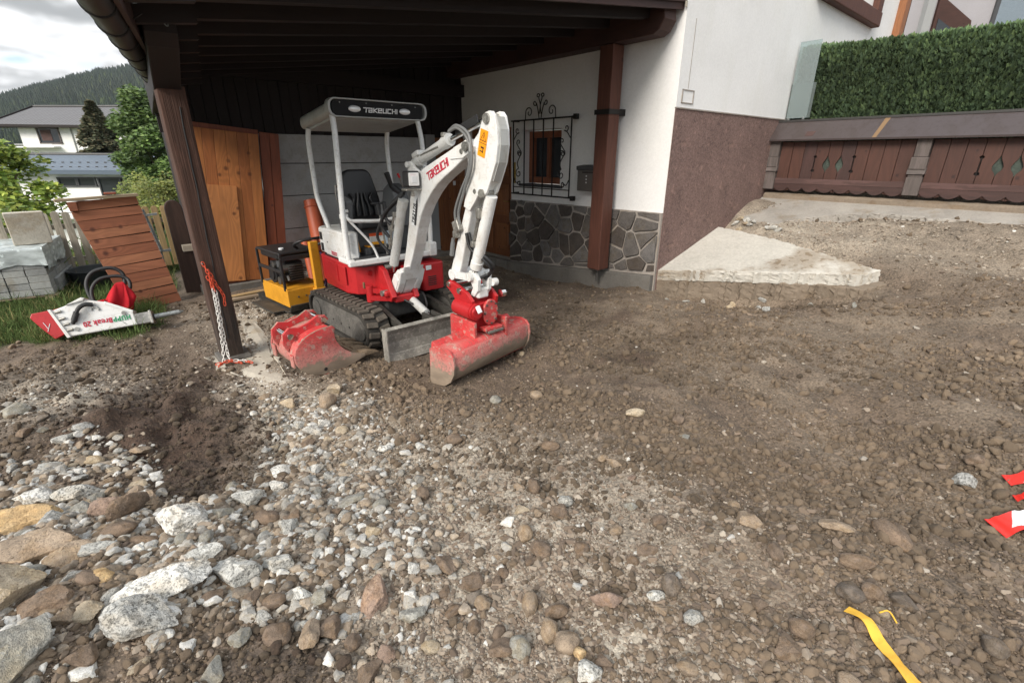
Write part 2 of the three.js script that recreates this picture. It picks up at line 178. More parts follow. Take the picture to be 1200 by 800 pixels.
// part in the local space of its thing; PW: geometry given in world coordinates of an unturned thing
function P(name, geos, m, parent, grain) { const o = new THREE.Mesh(merge(geos, grain), m); o.name = name; o.castShadow = o.receiveShadow = true; parent.add(o); return o; }
function PW(name, geos, m, parent, grain) { let r = parent; while (r.parent && r.parent !== scene) r = r.parent; const g = merge(geos, grain); g.translate(-r.position.x, -r.position.y, -r.position.z); const o = new THREE.Mesh(g, m); o.name = name; o.castShadow = o.receiveShadow = true; parent.add(o); return o; }
function one(name, geos, m, label, category, base = [0, 0, 0], group, grain) { const g = merge(geos, grain); g.translate(-base[0], -base[1], -base[2]); const o = new THREE.Mesh(g, m); o.name = numbered(name); o.position.set(...base); o.castShadow = o.receiveShadow = true; scene.add(o); return tag(o, label, category, group); }
function struct(name, geos, m, label, grain) { const o = new THREE.Mesh(geos.isBufferGeometry && geos.userData.ready ? geos : merge(geos, grain), m); o.name = name; o.userData.kind = 'structure'; if (label) o.userData.label = label; o.castShadow = o.receiveShadow = true; scene.add(o); return o; }
// ---------- ground ----------
const CP = [[0, 0, .25], [1.8, -.3, .38], [-.6, 1.9, .26], [.3, 1.5, .2], [1, 2.5, .08], [2.5, 3.3, 0], [2.45, 4.5, 0], [2, 5.6, 0], [1.8, 6.5, .03], [2.5, 8, .1], [4.5, 7.8, .1], [5.5, 6.6, -.05], [5.5, 5.6, -.08], [4.3, 5, -.03], [5.6, 3.7, .15], [5.75, 3.2, .13], [5.88, 2.6, .15], [6.02, 2.0, .22], [6.16, 1.4, .36], [5.4, 4.5, .03], [4, 3, .06], [6.1, 1.05, .5], [5, 1.5, .3], [6.8, .13, .73], [8.6, .4, 1.2], [8.6, -1, 1.22], [8.7, 3.5, 1.22], [8.3, .5, 1.09], [8.25, 1.6, 1.08], [8.0, 2.5, .98], [7.5, 2.2, .87], [7.2, 1, .8], [3, 1, .2], [4, -.5, .5], [.7, 5.2, 0], [-.5, 4, .1], [-.8, 6.5, .06], [0, 7.5, .05], [-1.2, 8.5, .1], [.5, 9, .05], [-3, 5, .15], [-3, 9, 0], [.4, 3.6, 0], [.1, 4.2, -.02], [-1.5, 2.5, .25], [6, -2, .7], [2, -3, .6], [-2, -1, .3]];
function baseG(x, z) { const D = -z; let s = 0, w0 = 0; for (const [a, b, c] of CP) { const q = (x - a) * (x - a) + (D - b) * (D - b) + .12, w = 1 / (q * q); s += w * c; w0 += w; } return s / w0; }
const gauss = (x, z, a, b, r) => Math.exp(-((x - a) * (x - a) + (z - b) * (z - b)) / (r * r));
const bare = (x, z) => gauss(x, z, .28, -3.45, .36) + gauss(x, z, .12, -2.95, .26) + gauss(x, z, .05, -4.15, .42) + .8 * gauss(x, z, -.3, -4.6, .4) + .7 * gauss(x, z, .12, -1.32, .22);
function gH(x, z) {
  let y = baseG(x, z);
  const near = ss(40, 9, Math.hypot(x - 2, z + 2));
  y += -.03 * gauss(x, z, .32, -3.3, .3) + .12 * gauss(x, z, -.2, -4.35, .38) + .05 * gauss(x, z, .2, -3.75, .2) + .06 * gauss(x, z, -.75, -4.7, .4) + bare(x, z) * .17 * (fbm(x * 7, 7, z * 7, 4) - .5) + .05 * gauss(x, z, -.25, -2.4, .8) + .05 * gauss(x, z, .95, -.85, .35) + .04 * gauss(x, z, 1.9, -.1, .4);
  y += near * (.09 * (fbm(x * 1.1 + 3, 1.3, z * 1.1, 3) - .5) + .062 * (fbm(x * 4.3, 5.1, z * 4.3, 4) - .5) + .016 * Math.sin((x * .93 + z * .36) * 17 + 3 * fbm(x, 1, z, 2)) * ss(.48, .62, fbm(x * .8 + 7, 2, z * .8, 2)));
  { const ux = .275, uz = .961, px = x - 5.78, pz = z + 3.4, al = px * ux + pz * uz, pr = px * uz - pz * ux; y -= .13 * Math.exp(-Math.pow((pr + .13) / .16, 2)) * ss(-.25, .1, al) * ss(2.5, 2.05, al); }
  const D = -z;
  y -= ss(10, 34, D) * 4.6 * ss(7, 3, x) ;
  y = mix(y, 2.05, ss(8.98, 9.12, x) * ss(3.6, 3.4, D));          // garden terrace behind the fence
  return y;
}
// what the ground is made of at a point: dark soil, dry grey-brown soil, pale dust and grit, grass
function gMix(x, z) {
  const n1 = fbm(x * .9 + 4, 8, z * .9 + 2, 4), n2 = fbm(x * 3.1, 3, z * 3.1, 4), D = -z;
  const grass = clamp(ss(.35, -.25, x - .22 * (D - 6.9) + .9 * (n1 - .5) + .35 * (n2 - .5)) * ss(6.1, 6.7, D + .45 * x + .7 * (n2 - .5)) + ss(9.4, 10.2, D) * ss(5.4, 5, x) + ss(-1.6, -2.3, x + (n1 - .5)) * ss(3.5, 5, D));
  let pale = .95 * gauss(x, z, .86, -3.55, .34) + .85 * gauss(x, z, .8, -4.35, .35) + .75 * gauss(x, z, 1.2, -6.4, .6) + .6 * gauss(x, z, 1.0, -5.4, .35)
    + .55 * Math.exp(-Math.pow((x - (.85 - .13 * (D - .9) )) / .42, 2)) * ss(3.6, 2.6, D) + .5 * gauss(x, z, .95, -2.9, .4) + .5 * gauss(x, z, 7.6, -2.4, .9) + .4 * gauss(x, z, 1.5, -1.2, .5) + 1.0 * gauss(x, z, -.62, -5.0, .5) + .5 * gauss(x, z, 1.15, -2.0, .7) + .45 * gauss(x, z, 1.0, -1.2, .7) + .2 * ss(6.3, 7.4, x) * ss(-.6, .4, -z);
  pale = clamp(pale * (.35 + 1.4 * n2));
  let dark = 1.3 * bare(x, z) + .5 * gauss(x, z, .25, -3.5, .5) + 1.2 * gauss(x, z, -.1, -4.6, .75) + .8 * gauss(x, z, .05, -3.9, .5) + .6 * gauss(x, z, .15, -1.5, .35) + .4 * gauss(x, z, 3.6, -4.6, 1.6) + .3 * gauss(x, z, 2.6, -2.2, 1.3);
  dark = clamp(dark * (.5 + n1) + .55 * ss(.5, .68, n1) * ss(.4, .6, n2));
  return [grass, pale, dark, n1, n2];
}
function axis(lo, hi, step, far, k) { const a = []; for (let x = lo; x <= hi + 1e-6; x += step) a.push(x); let s = step, x = hi; while (x < far) { s *= k; x += s; a.push(x); } s = step; x = lo; while (x > -far) { s *= k; x -= s; a.unshift(x); } return a; }
{
  const XA = axis(-1.6, 6.6, .03, 2500, 1.13), ZA = axis(-7.6, .6, .03, 2500, 1.13), nx = XA.length, nz = ZA.length;
  const pos = new Float32Array(nx * nz * 3), col = new Float32Array(nx * nz * 3), uv = new Float32Array(nx * nz * 2), idx = [];
  const soilC = [.130, .096, .069], dryC = [.215, .170, .124], paleC = [.38, .335, .27], darkC = [.066, .041, .028], grassC = [.085, .115, .03];
  for (let j = 0; j < nz; j++) for (let i = 0; i < nx; i++) {
    const x = XA[i], z = ZA[j], q = j * nx + i; let y = gH(x, z);
    const inn = x > -2 && x < 9 && z > -9 && z < 2;
    if (inn) y += .016 * (fbm(x * 14, 2, z * 14, 3) - .5) + .012 * Math.max(0, fbm(x * 30, 9, z * 30, 2) - .5);
    pos.set([x, y, z], q * 3); uv.set([x, z], q * 2);
    const [g, p, d, n1, n2] = gMix(x, z), dr = clamp(ss(.35, .62, n1) * .7 + .5 * (n2 - .4));
    for (let k = 0; k < 3; k++) { let c = mix(soilC[k], dryC[k], dr); c = mix(c, darkC[k], d); c = mix(c, paleC[k], p); c = mix(c, grassC[k], g * .85); col[q * 3 + k] = c * 1.45; }
  }
  for (let j = 0; j < nz - 1; j++) for (let i = 0; i < nx - 1; i++) { const a = j * nx + i, b = a + 1, c = a + nx, d = c + 1; idx.push(a, c, b, b, c, d); }
  const g = new THREE.BufferGeometry(); g.setAttribute('position', new THREE.BufferAttribute(pos, 3)); g.setAttribute('color', new THREE.BufferAttribute(col, 3)); g.setAttribute('uv', new THREE.BufferAttribute(uv, 2)); g.setIndex(idx); g.computeVertexNormals(); g.userData.ready = true;
  struct('ground', g, new THREE.MeshStandardMaterial({ vertexColors: true, map: TX.soil, bumpMap: TX.soilBump, bumpScale: .012, roughness: .97 }), 'dug-up bare brown soil with pale gravelly streaks');
}
// ---------- stones ----------
function rockGeo(seed, kind, detail) {
  const R = rng(seed), g0 = new THREE.IcosahedronGeometry(1, detail); g0.deleteAttribute('uv'); g0.deleteAttribute('normal'); const g = mergeVertices(g0, 1e-4), p = g.attributes.position, v = V(), pl = [];
  const np = kind === 'r' ? 7 : 10; for (let i = 0; i < np; i++) { const n = V(R() * 2 - 1, R() * 2 - 1, R() * 2 - 1).normalize(); pl.push([n, kind === 'r' ? .74 + .2 * R() : .46 + .42 * R()]); }
  if (kind === 'f') { pl.push([V(.06, 1, .04).normalize(), .5], [V(-.05, -1, .03).normalize(), .5]); }
  const o = R() * 90, rough = kind === 'r' ? .14 : .09, col = new Float32Array(p.count * 3);
  for (let i = 0; i < p.count; i++) {
    v.fromBufferAttribute(p, i).normalize(); let r = 1.05; for (const [n, d] of pl) { const c = n.dot(v); if (c > .05) { const e = d / c; r = kind === 'r' ? Math.min(r, mix(r, e, .8)) : Math.min(r, e); } }
    r *= 1 + rough * (fbm(v.x * 1.7 + o, v.y * 1.7, v.z * 1.7, 3) - .5) * 2 + (kind === 'r' ? .07 : .12) * (fbm(v.x * 6 + o, v.y * 6, v.z * 6, 3) - .5);
    v.multiplyScalar(r); p.setXYZ(i, v.x, v.y, v.z);
    const m = .92 + .75 * (fbm(v.x * 2.6 + o, v.y * 2.6 + 4, v.z * 2.6, 5) - .5), dust = ss(.5, .75, fbm(v.x * 1.6 + o + 9, v.y * 1.6, v.z * 1.6, 3)); col.set([m, m * (1 - .06 * dust), m * (1 - .14 * dust)], i * 3);
  }
  g.setAttribute('color', new THREE.BufferAttribute(col, 3));
  const h = kind === 'r' ? (g.computeVertexNormals(), g.toNonIndexed()) : toCreasedNormals(g.toNonIndexed(), .32);
  h.computeBoundingBox(); const b = h.boundingBox, s = b.getSize(V()), c = b.getCenter(V()); h.translate(-c.x, -c.y, -c.z); h.scale(1 / s.x, 1 / s.y, 1 / s.z); const q = boxUV(h), uv = q.attributes.uv; for (let i = 0; i < uv.count; i++) uv.setXY(i, uv.getX(i) * .26 + o, uv.getY(i) * .26 + o * .7); return q;   // unit box
}
const rockM = (r, g, b, t = TX.rock) => mat(r, g, b, { map: t, vertexColors: true, bumpMap: TX.rockBump, bumpScale: .006, roughness: .95 });
const RM = { o: rockM(.58, .42, .235), t: rockM(.40, .31, .225), c: rockM(.54, .45, .33), g: rockM(.37, .36, .32), w: rockM(.78, .76, .71, TX.speck), l: rockM(.58, .57, .53, TX.speck), p: rockM(.37, .265, .205), b: rockM(.25, .185, .135), d: rockM(.20, .165, .135), s: rockM(.48, .475, .45, TX.speck) };
const cname = { o: 'ochre yellow', t: 'tan', c: 'cream', g: 'grey green', w: 'white', l: 'pale grey', p: 'pinkish brown', b: 'brown', d: 'dark grey brown', s: 'speckled grey' };
function placeRock(geo, m, x, z, w, h, d, turn, name, label, group, R, sink = .2, tilt = .16) {
  const o = new THREE.Mesh(geo, m); o.scale.set(w, h, d); o.rotation.set((R() - .5) * tilt * 2, turn, (R() - .5) * tilt * 2); o.position.set(x, gH(x, z) + h * (.5 - sink), z); o.name = numbered(name); o.castShadow = o.receiveShadow = true; scene.add(o); return tag(o, label, 'stone', group);
}
// the stones that stand out, each with its own words
const BIG = [[-.65, -3.01, .336, .172, 'oa', 'ochre yellow slab at the left edge, topmost of the rubble heap'], [-.55, -2.59, .338, .176, 'tf', 'large flat tan slab right below the ochre yellow slab'], [-.43, -2.42, .187, .097, 'tf', 'small tan slab sticking out under the large flat tan slab'], [-.61, -2.30, .183, .189, 'ca', 'cream coloured block at the left edge below the flat tan slab'], [-.58, -1.90, .24, .22, 'ga', 'big grey green boulder in the bottom left corner'], [-.63, -3.35, .182, .115, 'wa', 'white stone directly behind the ochre yellow slab'], [-.47, -3.25, .243, .136, 'la', 'pale blue grey slab right of the white stone behind the ochre slab'], [-.42, -2.92, .160, .089, 'ga', 'grey slab between the ochre slab and the pinkish block'], [-.30, -2.82, .160, .151, 'pa', 'pinkish brown block right of the ochre slab'], [-.23, -2.71, .070, .184, 'ba', 'narrow brown stone leaning against the flat tan stone'], [-.16, -2.79, .165, .115, 'tf', 'flat tan stone leaning beside the narrow brown stone'], [-.03, -2.38, .200, .179, 'wa', 'white speckled granite cube standing alone at the edge of the dark soil'], [-.01, -2.07, .173, .083, 'lf', 'flat pale stone right below the white granite cube'], [.09, -1.89, .197, .132, 'la', 'pale grey boulder right of the long white slab'], [.24, -1.84, .132, .094, 'la', 'smaller pale boulder, rightmost of the row of pale boulders'], [-.16, -1.95, .330, .137, 'wf', 'long white slab lying on top of a speckled boulder'], [-.23, -1.81, .261, .146, 'sa', 'speckled grey boulder under the long white slab'], [-.50, -2.15, .199, .099, 'bf', 'flat dark brown stone right of the cream block'], [-.34, -2.17, .098, .063, 'or', 'small ochre pebble right of the tan slabs'], [.26, -1.64, .106, .063, 'la', 'small pale grey stone below the rightmost pale boulder'], [.50, -1.43, .099, .134, 'pf', 'flat triangular pinkish slab alone in the pale dust'], [.57, -1.27, .102, .068, 'ga', 'grey stone just below the triangular pinkish slab'], [1.07, -2.53, .096, .062, 'wa', 'bright white chunk alone right of the pale grit patch'], [.92, -.70, .045, .05, 'or', 'small orange pebble in the stone cluster at the bottom'], [.89, -.63, .085, .07, 'la', 'pale angular stone at the bottom edge, nearest of the centre cluster'], [1.29, -.64, .067, .043, 'lr', 'flat pale pebble beside a dark stone right of the centre cluster'], [1.36, -.62, .074, .088, 'dr', 'dark upright stone beside a flat pale pebble'], [1.66, -.06, .082, .064, 'ba', 'brown stone lying on the end of the yellow strap'], [3.04, .03, .105, .087, 'sa', 'speckled grey stone by the red and white tape'], [4.43, -.01, .141, .03, 'wf', 'white flat chip far right on the bare soil'], [2.55, -1.62, .133, .072, 'cr', 'long cream pebble alone in the middle of the bare soil'], [1.04, -3.47, .123, .165, 'tr', 'round tan stone in front of the digging bucket'], [1.18, -3.65, .116, .116, 'ca', 'cream angular stone nearest to the digging bucket'], [.83, -3.76, .140, .084, 'ca', 'cream stone left of the round tan stone']];
const MED = [[.17, -1.66, .093, .062, 'br'], [.14, -1.51, .109, .090, 'br'], [.23, -1.43, .071, .116, 'ta'], [.30, -1.42, .086, .099, 'ba'], [.26, -2.48, .158, .121, 'la'], [.29, -2.24, .131, .087, 'br'], [.11, -2.35, .112, .069, 'ga'], [.77, -3.30, .114, .089, 'la'], [.80, -3.10, .122, .091, 'wa'], [.89, -3.17, .101, .088, 'wa'], [.94, -.98, .062, .096, 'tr'], [.99, -.88, .094, .064, 'br'], [.92, -.76, .093, .080, 'tr'], [.91, -.84, .064, .089, 'tr'], [.79, -.87, .075, .088, 'gr'], [.74, -.92, .088, .075, 'ba'], [1.19, -1.28, .070, .095, 'tr'], [1.49, -1.54, .062, .110, 'br'], [1.51, -1.32, .077, .068, 'lr'], [1.47, -2.30, .116, .093, 'br'], [1.76, -.14, .094, .075, 'dr'], [1.81, -.09, .075, .069, 'br'], [1.85, -.01, .081, .062, 'da'], [1.92, -.17, .121, .067, 'br'], [1.49, -.21, .082, .071, 'br'], [3.20, .03, .109, .081, 'br'], [2.64, -.67, .079, .059, 'br'], [2.64, -.47, .074, .056, 'br'], [1.88, .23, .062, .073, 'dr'], [1.29, -.49, .069, .056, 'lr'], [-.53, -4.03, .116, .081, 'la'], [-.81, -4.71, .178, .127, 'ga'], [-.59, -3.72, .139, .064, 'lf'], [-.39, -3.68, .121, .077, 'cr'], [.78, -.98, .044, .063, 'br'], [-.20, -2.35, .133, .063, 'br'], [-.27, -2.46, .143, .088, 'br'], [-.34, -2.37, .151, .060, 'lf'], [-.37, -2.18, .119, .063, 'br'], [-.55, -2.41, .093, .072, 'ga'], [-.39, -1.78, .088, .077, 'ba'], [-.49, -2.09, .065, .039, 'tr'], [-.44, -2.00, .083, .064, 'ta']];
const variants = { r: [1, 2, 3, 4, 5, 6].map(i => rockGeo(300 + i, 'r', 5)), a: [1, 2, 3, 4, 5, 6].map(i => rockGeo(400 + i, 'a', 6)), f: [1, 2, 3].map(i => rockGeo(500 + i, 'f', 6)) };
const kept = [];                                      // footprints of things, kept free of loose stones
const taken = [];
{
  const R = rng(77), c = -.7121; let k = 0;
  for (const [x, z, w, h, ck, label] of BIG) { const s = ck[1]; const S = [w * 1.06, s === 'f' ? h * .62 : h * .95, s === 'f' ? h * 1.35 : h * 1.1], ge = boxUV(rockGeo(900 + k++ * 13, s, w > .15 ? 16 : 8).scale(...S)); { const a = ge.attributes.uv; for (let i = 0; i < a.count; i++) a.setXY(i, a.getX(i) * 1.3 + k * .37, a.getY(i) * 1.3 + k * .61); } placeRock(ge, RM[ck[0]], x, z, 1, 1, 1, c + (R() - .5) * .7, 'rock', label, null, R, .22, s === 'f' ? .2 : .12).position.y = gH(x, z) + S[1] * .28; taken.push([x, z, w * .45]); }
  for (const [x, z, w, h, ck] of MED) { const s = ck[1]; placeRock(variants[s][Math.floor(R() * variants[s].length)], RM[ck[0]], x, z, w * 1.05, s === 'f' ? h * .6 : h * .85, h * 1.1, c + (R() - .5) * .9, 'stone', (z > -1.2 ? (x > 1.4 ? cname[ck[0]] + ' stone among the soil clods around the yellow strap' : cname[ck[0]] + ' stone in the cobble cluster at the bottom centre') : x < .7 ? cname[ck[0]] + ' stone wedged among the slabs of the left rubble heap' : cname[ck[0]] + ' stone on the bare ground in the middle'), z > -1.2 ? (x > 1.4 ? cname[ck[0]] + ' stones around the strap' : cname[ck[0]] + ' stones of the bottom cluster') : x < .7 ? cname[ck[0]] + ' stones of the left rubble' : cname[ck[0]] + ' stones on the middle ground', R); taken.push([x, z, w * .45]); }
}
// density of loose stones over the yard
function stoneDens(x, z) {
  const D = -z; return 1.5 * gauss(x, z, -.35, -2.6, .75) + 1.2 * gauss(x, z, .1, -1.9, .5) + 1.0 * gauss(x, z, .45, -2.4, .45) + .9 * gauss(x, z, -.5, -3.6, .5) + .9 * gauss(x, z, .95, -.95, .42) + .3 * gauss(x, z, 1.1, -1.9, .6) + .9 * gauss(x, z, .85, -3.2, .4) + .75 * gauss(x, z, 1.55, -.2, .4) + .28 * gauss(x, z, .7, -1.4, .8) + .3 * gauss(x, z, 2, -.2, .9) + .12;
}
const inYard = (x, z) => { if (x > 5.62 && z < -3.3) return false; if (z < -7.4 && x > .6) return false; for (const [a, b, r] of kept) if ((x - a) ** 2 + (z - b) ** 2 < r * r) return false; return true; };
{
  const R = rng(4242); let n = 0, guard = 0; const keys = 'bbbbbttbgtcpdbl';
  while (n < 255 && guard++ < 60000) {
    const left = n < 165, x = left ? mix(-1, .75, R()) : mix(.2, 3, R()), z = left ? mix(-4.6, -1.3, R()) : mix(-3.6, .1, R()); if (R() > stoneDens(x, z) / 1.6 || !inYard(x, z) || bare(x, z) > .42) continue;
    const s = .045 + .055 * R() * R() + (R() < .12 ? .04 : 0); if (taken.some(([a, b, r]) => (x - a) ** 2 + (z - b) ** 2 < (r + s * .42) ** 2)) continue; taken.push([x, z, s * .5]);
    const q = (x < .8 && z < -1.4 ? 'lgwlsbglcgts' : keys)[Math.floor(R() * 12)], ang = R() < (x < .9 && z < -1.2 ? .85 : .5); const ge = ang ? variants.a : variants.r;
    const where = z > -1.25 ? (x > 1.35 ? 'around the yellow strap' : 'in the cobble cluster at the bottom centre') : x < .7 ? 'in the rubble heap on the left' : 'on the bare ground in the middle';
    placeRock(ge[Math.floor(R() * ge.length)], RM[q], x, z, s * (1 + .5 * R()), s * (.55 + .25 * R()), s * (.8 + .3 * R()), R() * 6.28, 'stone', 'small loose ' + cname[q] + ' stone ' + where, 'loose ' + cname[q] + ' stones ' + where, R, .2, .2); n++;
  }
}
// clods, pebbles and grit too small or too many to count
function scatter(name, label, geo, m, count, seed, gen, tilt = .7) {
  const R = rng(seed), o = new THREE.InstancedMesh(geo, m, count), d = new THREE.Object3D(), c = new THREE.Color(); let i = 0, guard = 0;
  while (i < count && guard++ < count * 30) { const r = gen(R); if (!r) continue; const [x, z, s, fl, col] = r; d.position.set(x, gH(x, z) + s * fl * .22, z); d.rotation.set((R() - .5) * tilt, R() * 6.28, (R() - .5) * tilt); d.scale.set(s * (.8 + .5 * R()), s * fl, s * (.75 + .4 * R())); d.updateMatrix(); o.setMatrixAt(i, d.matrix); c.setRGB(...col); o.setColorAt(i, c); i++; }
  o.count = i; o.name = name; o.userData.kind = 'stuff'; o.userData.label = label; o.castShadow = o.receiveShadow = true; scene.add(o);
}
{
  // sampled denser towards the viewer so that the near ground is as grainy as the far ground
  const pol = R => { const a = .7121 + mix(-1.2, 1.05, R()), d = .75 * Math.pow(10 / .75, Math.pow(R(), .9)); return [Math.sin(a) * d, -Math.cos(a) * d, d]; };
  const gm = (c, s = 1) => mat(1, 1, 1, { roughness: .97 });
  const cg = rockGeo(61, 'a', 2), pg2 = rockGeo(62, 'a', 3), ag = rockGeo(63, 'a', 1); for (const g of [cg, ag]) g.computeVertexNormals(); for (const g of [cg, pg2, ag]) g.deleteAttribute('color');
  scatter('soil_clods', 'crumbly brown soil clods covering the dug yard', cg, gm(), 215000, 5, R => { const [x, z, d] = pol(R); if (!inYard(x, z)) return; const [g, p, dk0] = gMix(x, z); if (g > .5 || R() < p * .6 || R() < dk0 * .55) return; const pat = fbm(x * 2.4 + 11, 6, z * .9, 4); if (R() > .16 + 1.1 * ss(.38, .62, pat)) return; const k = .65 + .55 * R(), s = Math.min(.075, (.0035 + .0068 * Math.min(d, 3.8) * .4 * R()) * (1 + 5.5 * Math.pow(R(), 17))); const dk = fbm(x * 1.2, 3, z * 1.2, 2); return [x, z, s, .6 + .3 * R(), [(.099 + .097 * dk) * k, (.073 + .072 * dk) * k, (.049 + .050 * dk) * k].map(q => q * (1 - .42 * dk0))]; }, 2.6);
  scatter('pebbles', 'small rounded grey brown pebbles strewn over the soil', pg2, gm(), 67000, 6, R => { const [x, z, d] = pol(R); if (!inYard(x, z)) return; const [g, p, dk0] = gMix(x, z); if (g > .6 || R() < dk0 * 1.2 || R() < 1.5 * bare(x, z) || R() > .05 + .75 * Math.min(1, stoneDens(x, z) - .1)) return; const s = Math.min(.05, (.0045 + .008 * Math.min(d, 4) * .5 * R()) * (1 + 3 * Math.pow(R(), 13))), t = R(), k = .8 + .45 * R(); const c = t < .5 ? [.185, .140, .103] : t < .72 ? [.245, .20, .155] : t < .975 ? [.13, .098, .074] : [.36, .32, .27]; return [x, z, s, .62, c.map(q => q * k)]; });
  scatter('crushed_grit', 'pale crushed rock grit in the dusty patches', ag, gm(), 45000, 7, R => { const [x, z, d] = pol(R); if (!inYard(x, z)) return; const [g, p] = gMix(x, z); if (g > .6 || R() > .012 + p * .9 || R() < 1.4 * bare(x, z)) return; const s = Math.min(.04, (.005 + .008 * d * .45 * R()) * (1 + 2.5 * Math.pow(R(), 8))), k = .8 + .35 * R(), w = R() < .02 + .3 * ss(.3, .7, p) * ss(1.5, 1.0, x) * ss(-2.2, -2.9, z) ? [.50, .48, .44] : R() < .35 ? [.34, .295, .24] : [.25, .205, .16]; return [x, z, s, .7, w.map(q => q * k)]; });
  scatter('rubble', 'small broken rubble filling the heap on the left', rockGeo(64, 'a', 3), mat(1, 1, 1, { roughness: .97, map: TX.rock }), 7500, 9, R => { const x = mix(-1.3, 1.6, R()), z = mix(-5.6, -.6, R()), w = gauss(x, z, -.4, -2.7, .8) + .8 * gauss(x, z, .15, -2.0, .6) + .9 * gauss(x, z, -.55, -3.8, .5) + .5 * gauss(x, z, .85, -3.3, .45) + .2 * gauss(x, z, .6, -2.7, .6); if (R() > w * (.12 + 1.3 * ss(.40, .58, fbm(x * 2.6 + 3, 9, z * 2.6, 3))) || R() < 1.7 * bare(x, z)) return; const s = .014 + .062 * R() * R() + .010 * R(), t = R(), k = .75 + .5 * R(); const c = t < .28 ? [.25, .20, .15] : t < .56 ? [.36, .34, .305] : t < .76 ? [.58, .57, .54] : t < .9 ? [.36, .30, .235] : [.19, .16, .13]; return [x, z, s, .5 + .25 * R(), c.map(q => q * k)]; });
  scatter('earth_lumps', 'dark loose earth lumps in the dug spot by the left post', rockGeo(65, 'a', 3), mat(1, 1, 1, { roughness: 1, map: TX.soil }), 1500, 10, R => { const x = mix(-1, 1, R()), z = mix(-5.4, -1.1, R()); if (R() > bare(x, z)) return; const s = .007 + .03 * Math.pow(R(), 5) + (R() < .025 ? .035 : 0), k = .65 + .6 * R(); return [x, z, s, .6 + .3 * R(), [.088 * k, .060 * k, .042 * k]]; }, 2);
  // grass
  const bl = new THREE.BufferGeometry(); { const a = []; for (let k = 0; k < 3; k++) { const t = k * 2.1, cx = Math.cos(t) * .4, cz = Math.sin(t) * .4, w = .07; a.push(cx - w, 0, cz, cx + w, 0, cz, cx * 1.5, .62, cz * 1.5 + .08, cx * 1.5, .62, cz * 1.5 + .08, cx + w * .2, .5, cz, cx * 2.4, 1, cz * 2.4 + .3); } bl.setAttribute('position', new THREE.Float32BufferAttribute(a, 3)); bl.computeVertexNormals(); }
  scatter('grass', 'rough green grass on the left beside the pallet', bl, mat(1, 1, 1, { roughness: .8, side: THREE.DoubleSide }), 90000, 8, R => { const far = R() < .35, x = far ? mix(-9, 4.8, R()) : mix(-2.2, 1.1, R()), z = far ? mix(-22, -9, R()) : mix(-10.2, -5.6, R()); if (z > -9.4 && x > 1.1) return; const [g, , , n1] = gMix(x, z); if (R() > g * 1.1 - .15 || (z < -7.4 && x > .95 && z > -9.2)) return; const s = (.022 + .035 * R()) * (far ? 2.6 : 1) * (R() < .06 ? 2 : 1), k = .7 + .6 * R(), y = R() < .12; return [x, z, s, 1.1 + .9 * R(), y ? [.26 * k, .22 * k, .09 * k] : [.085 * k, .135 * k, .032 * k]]; });
}
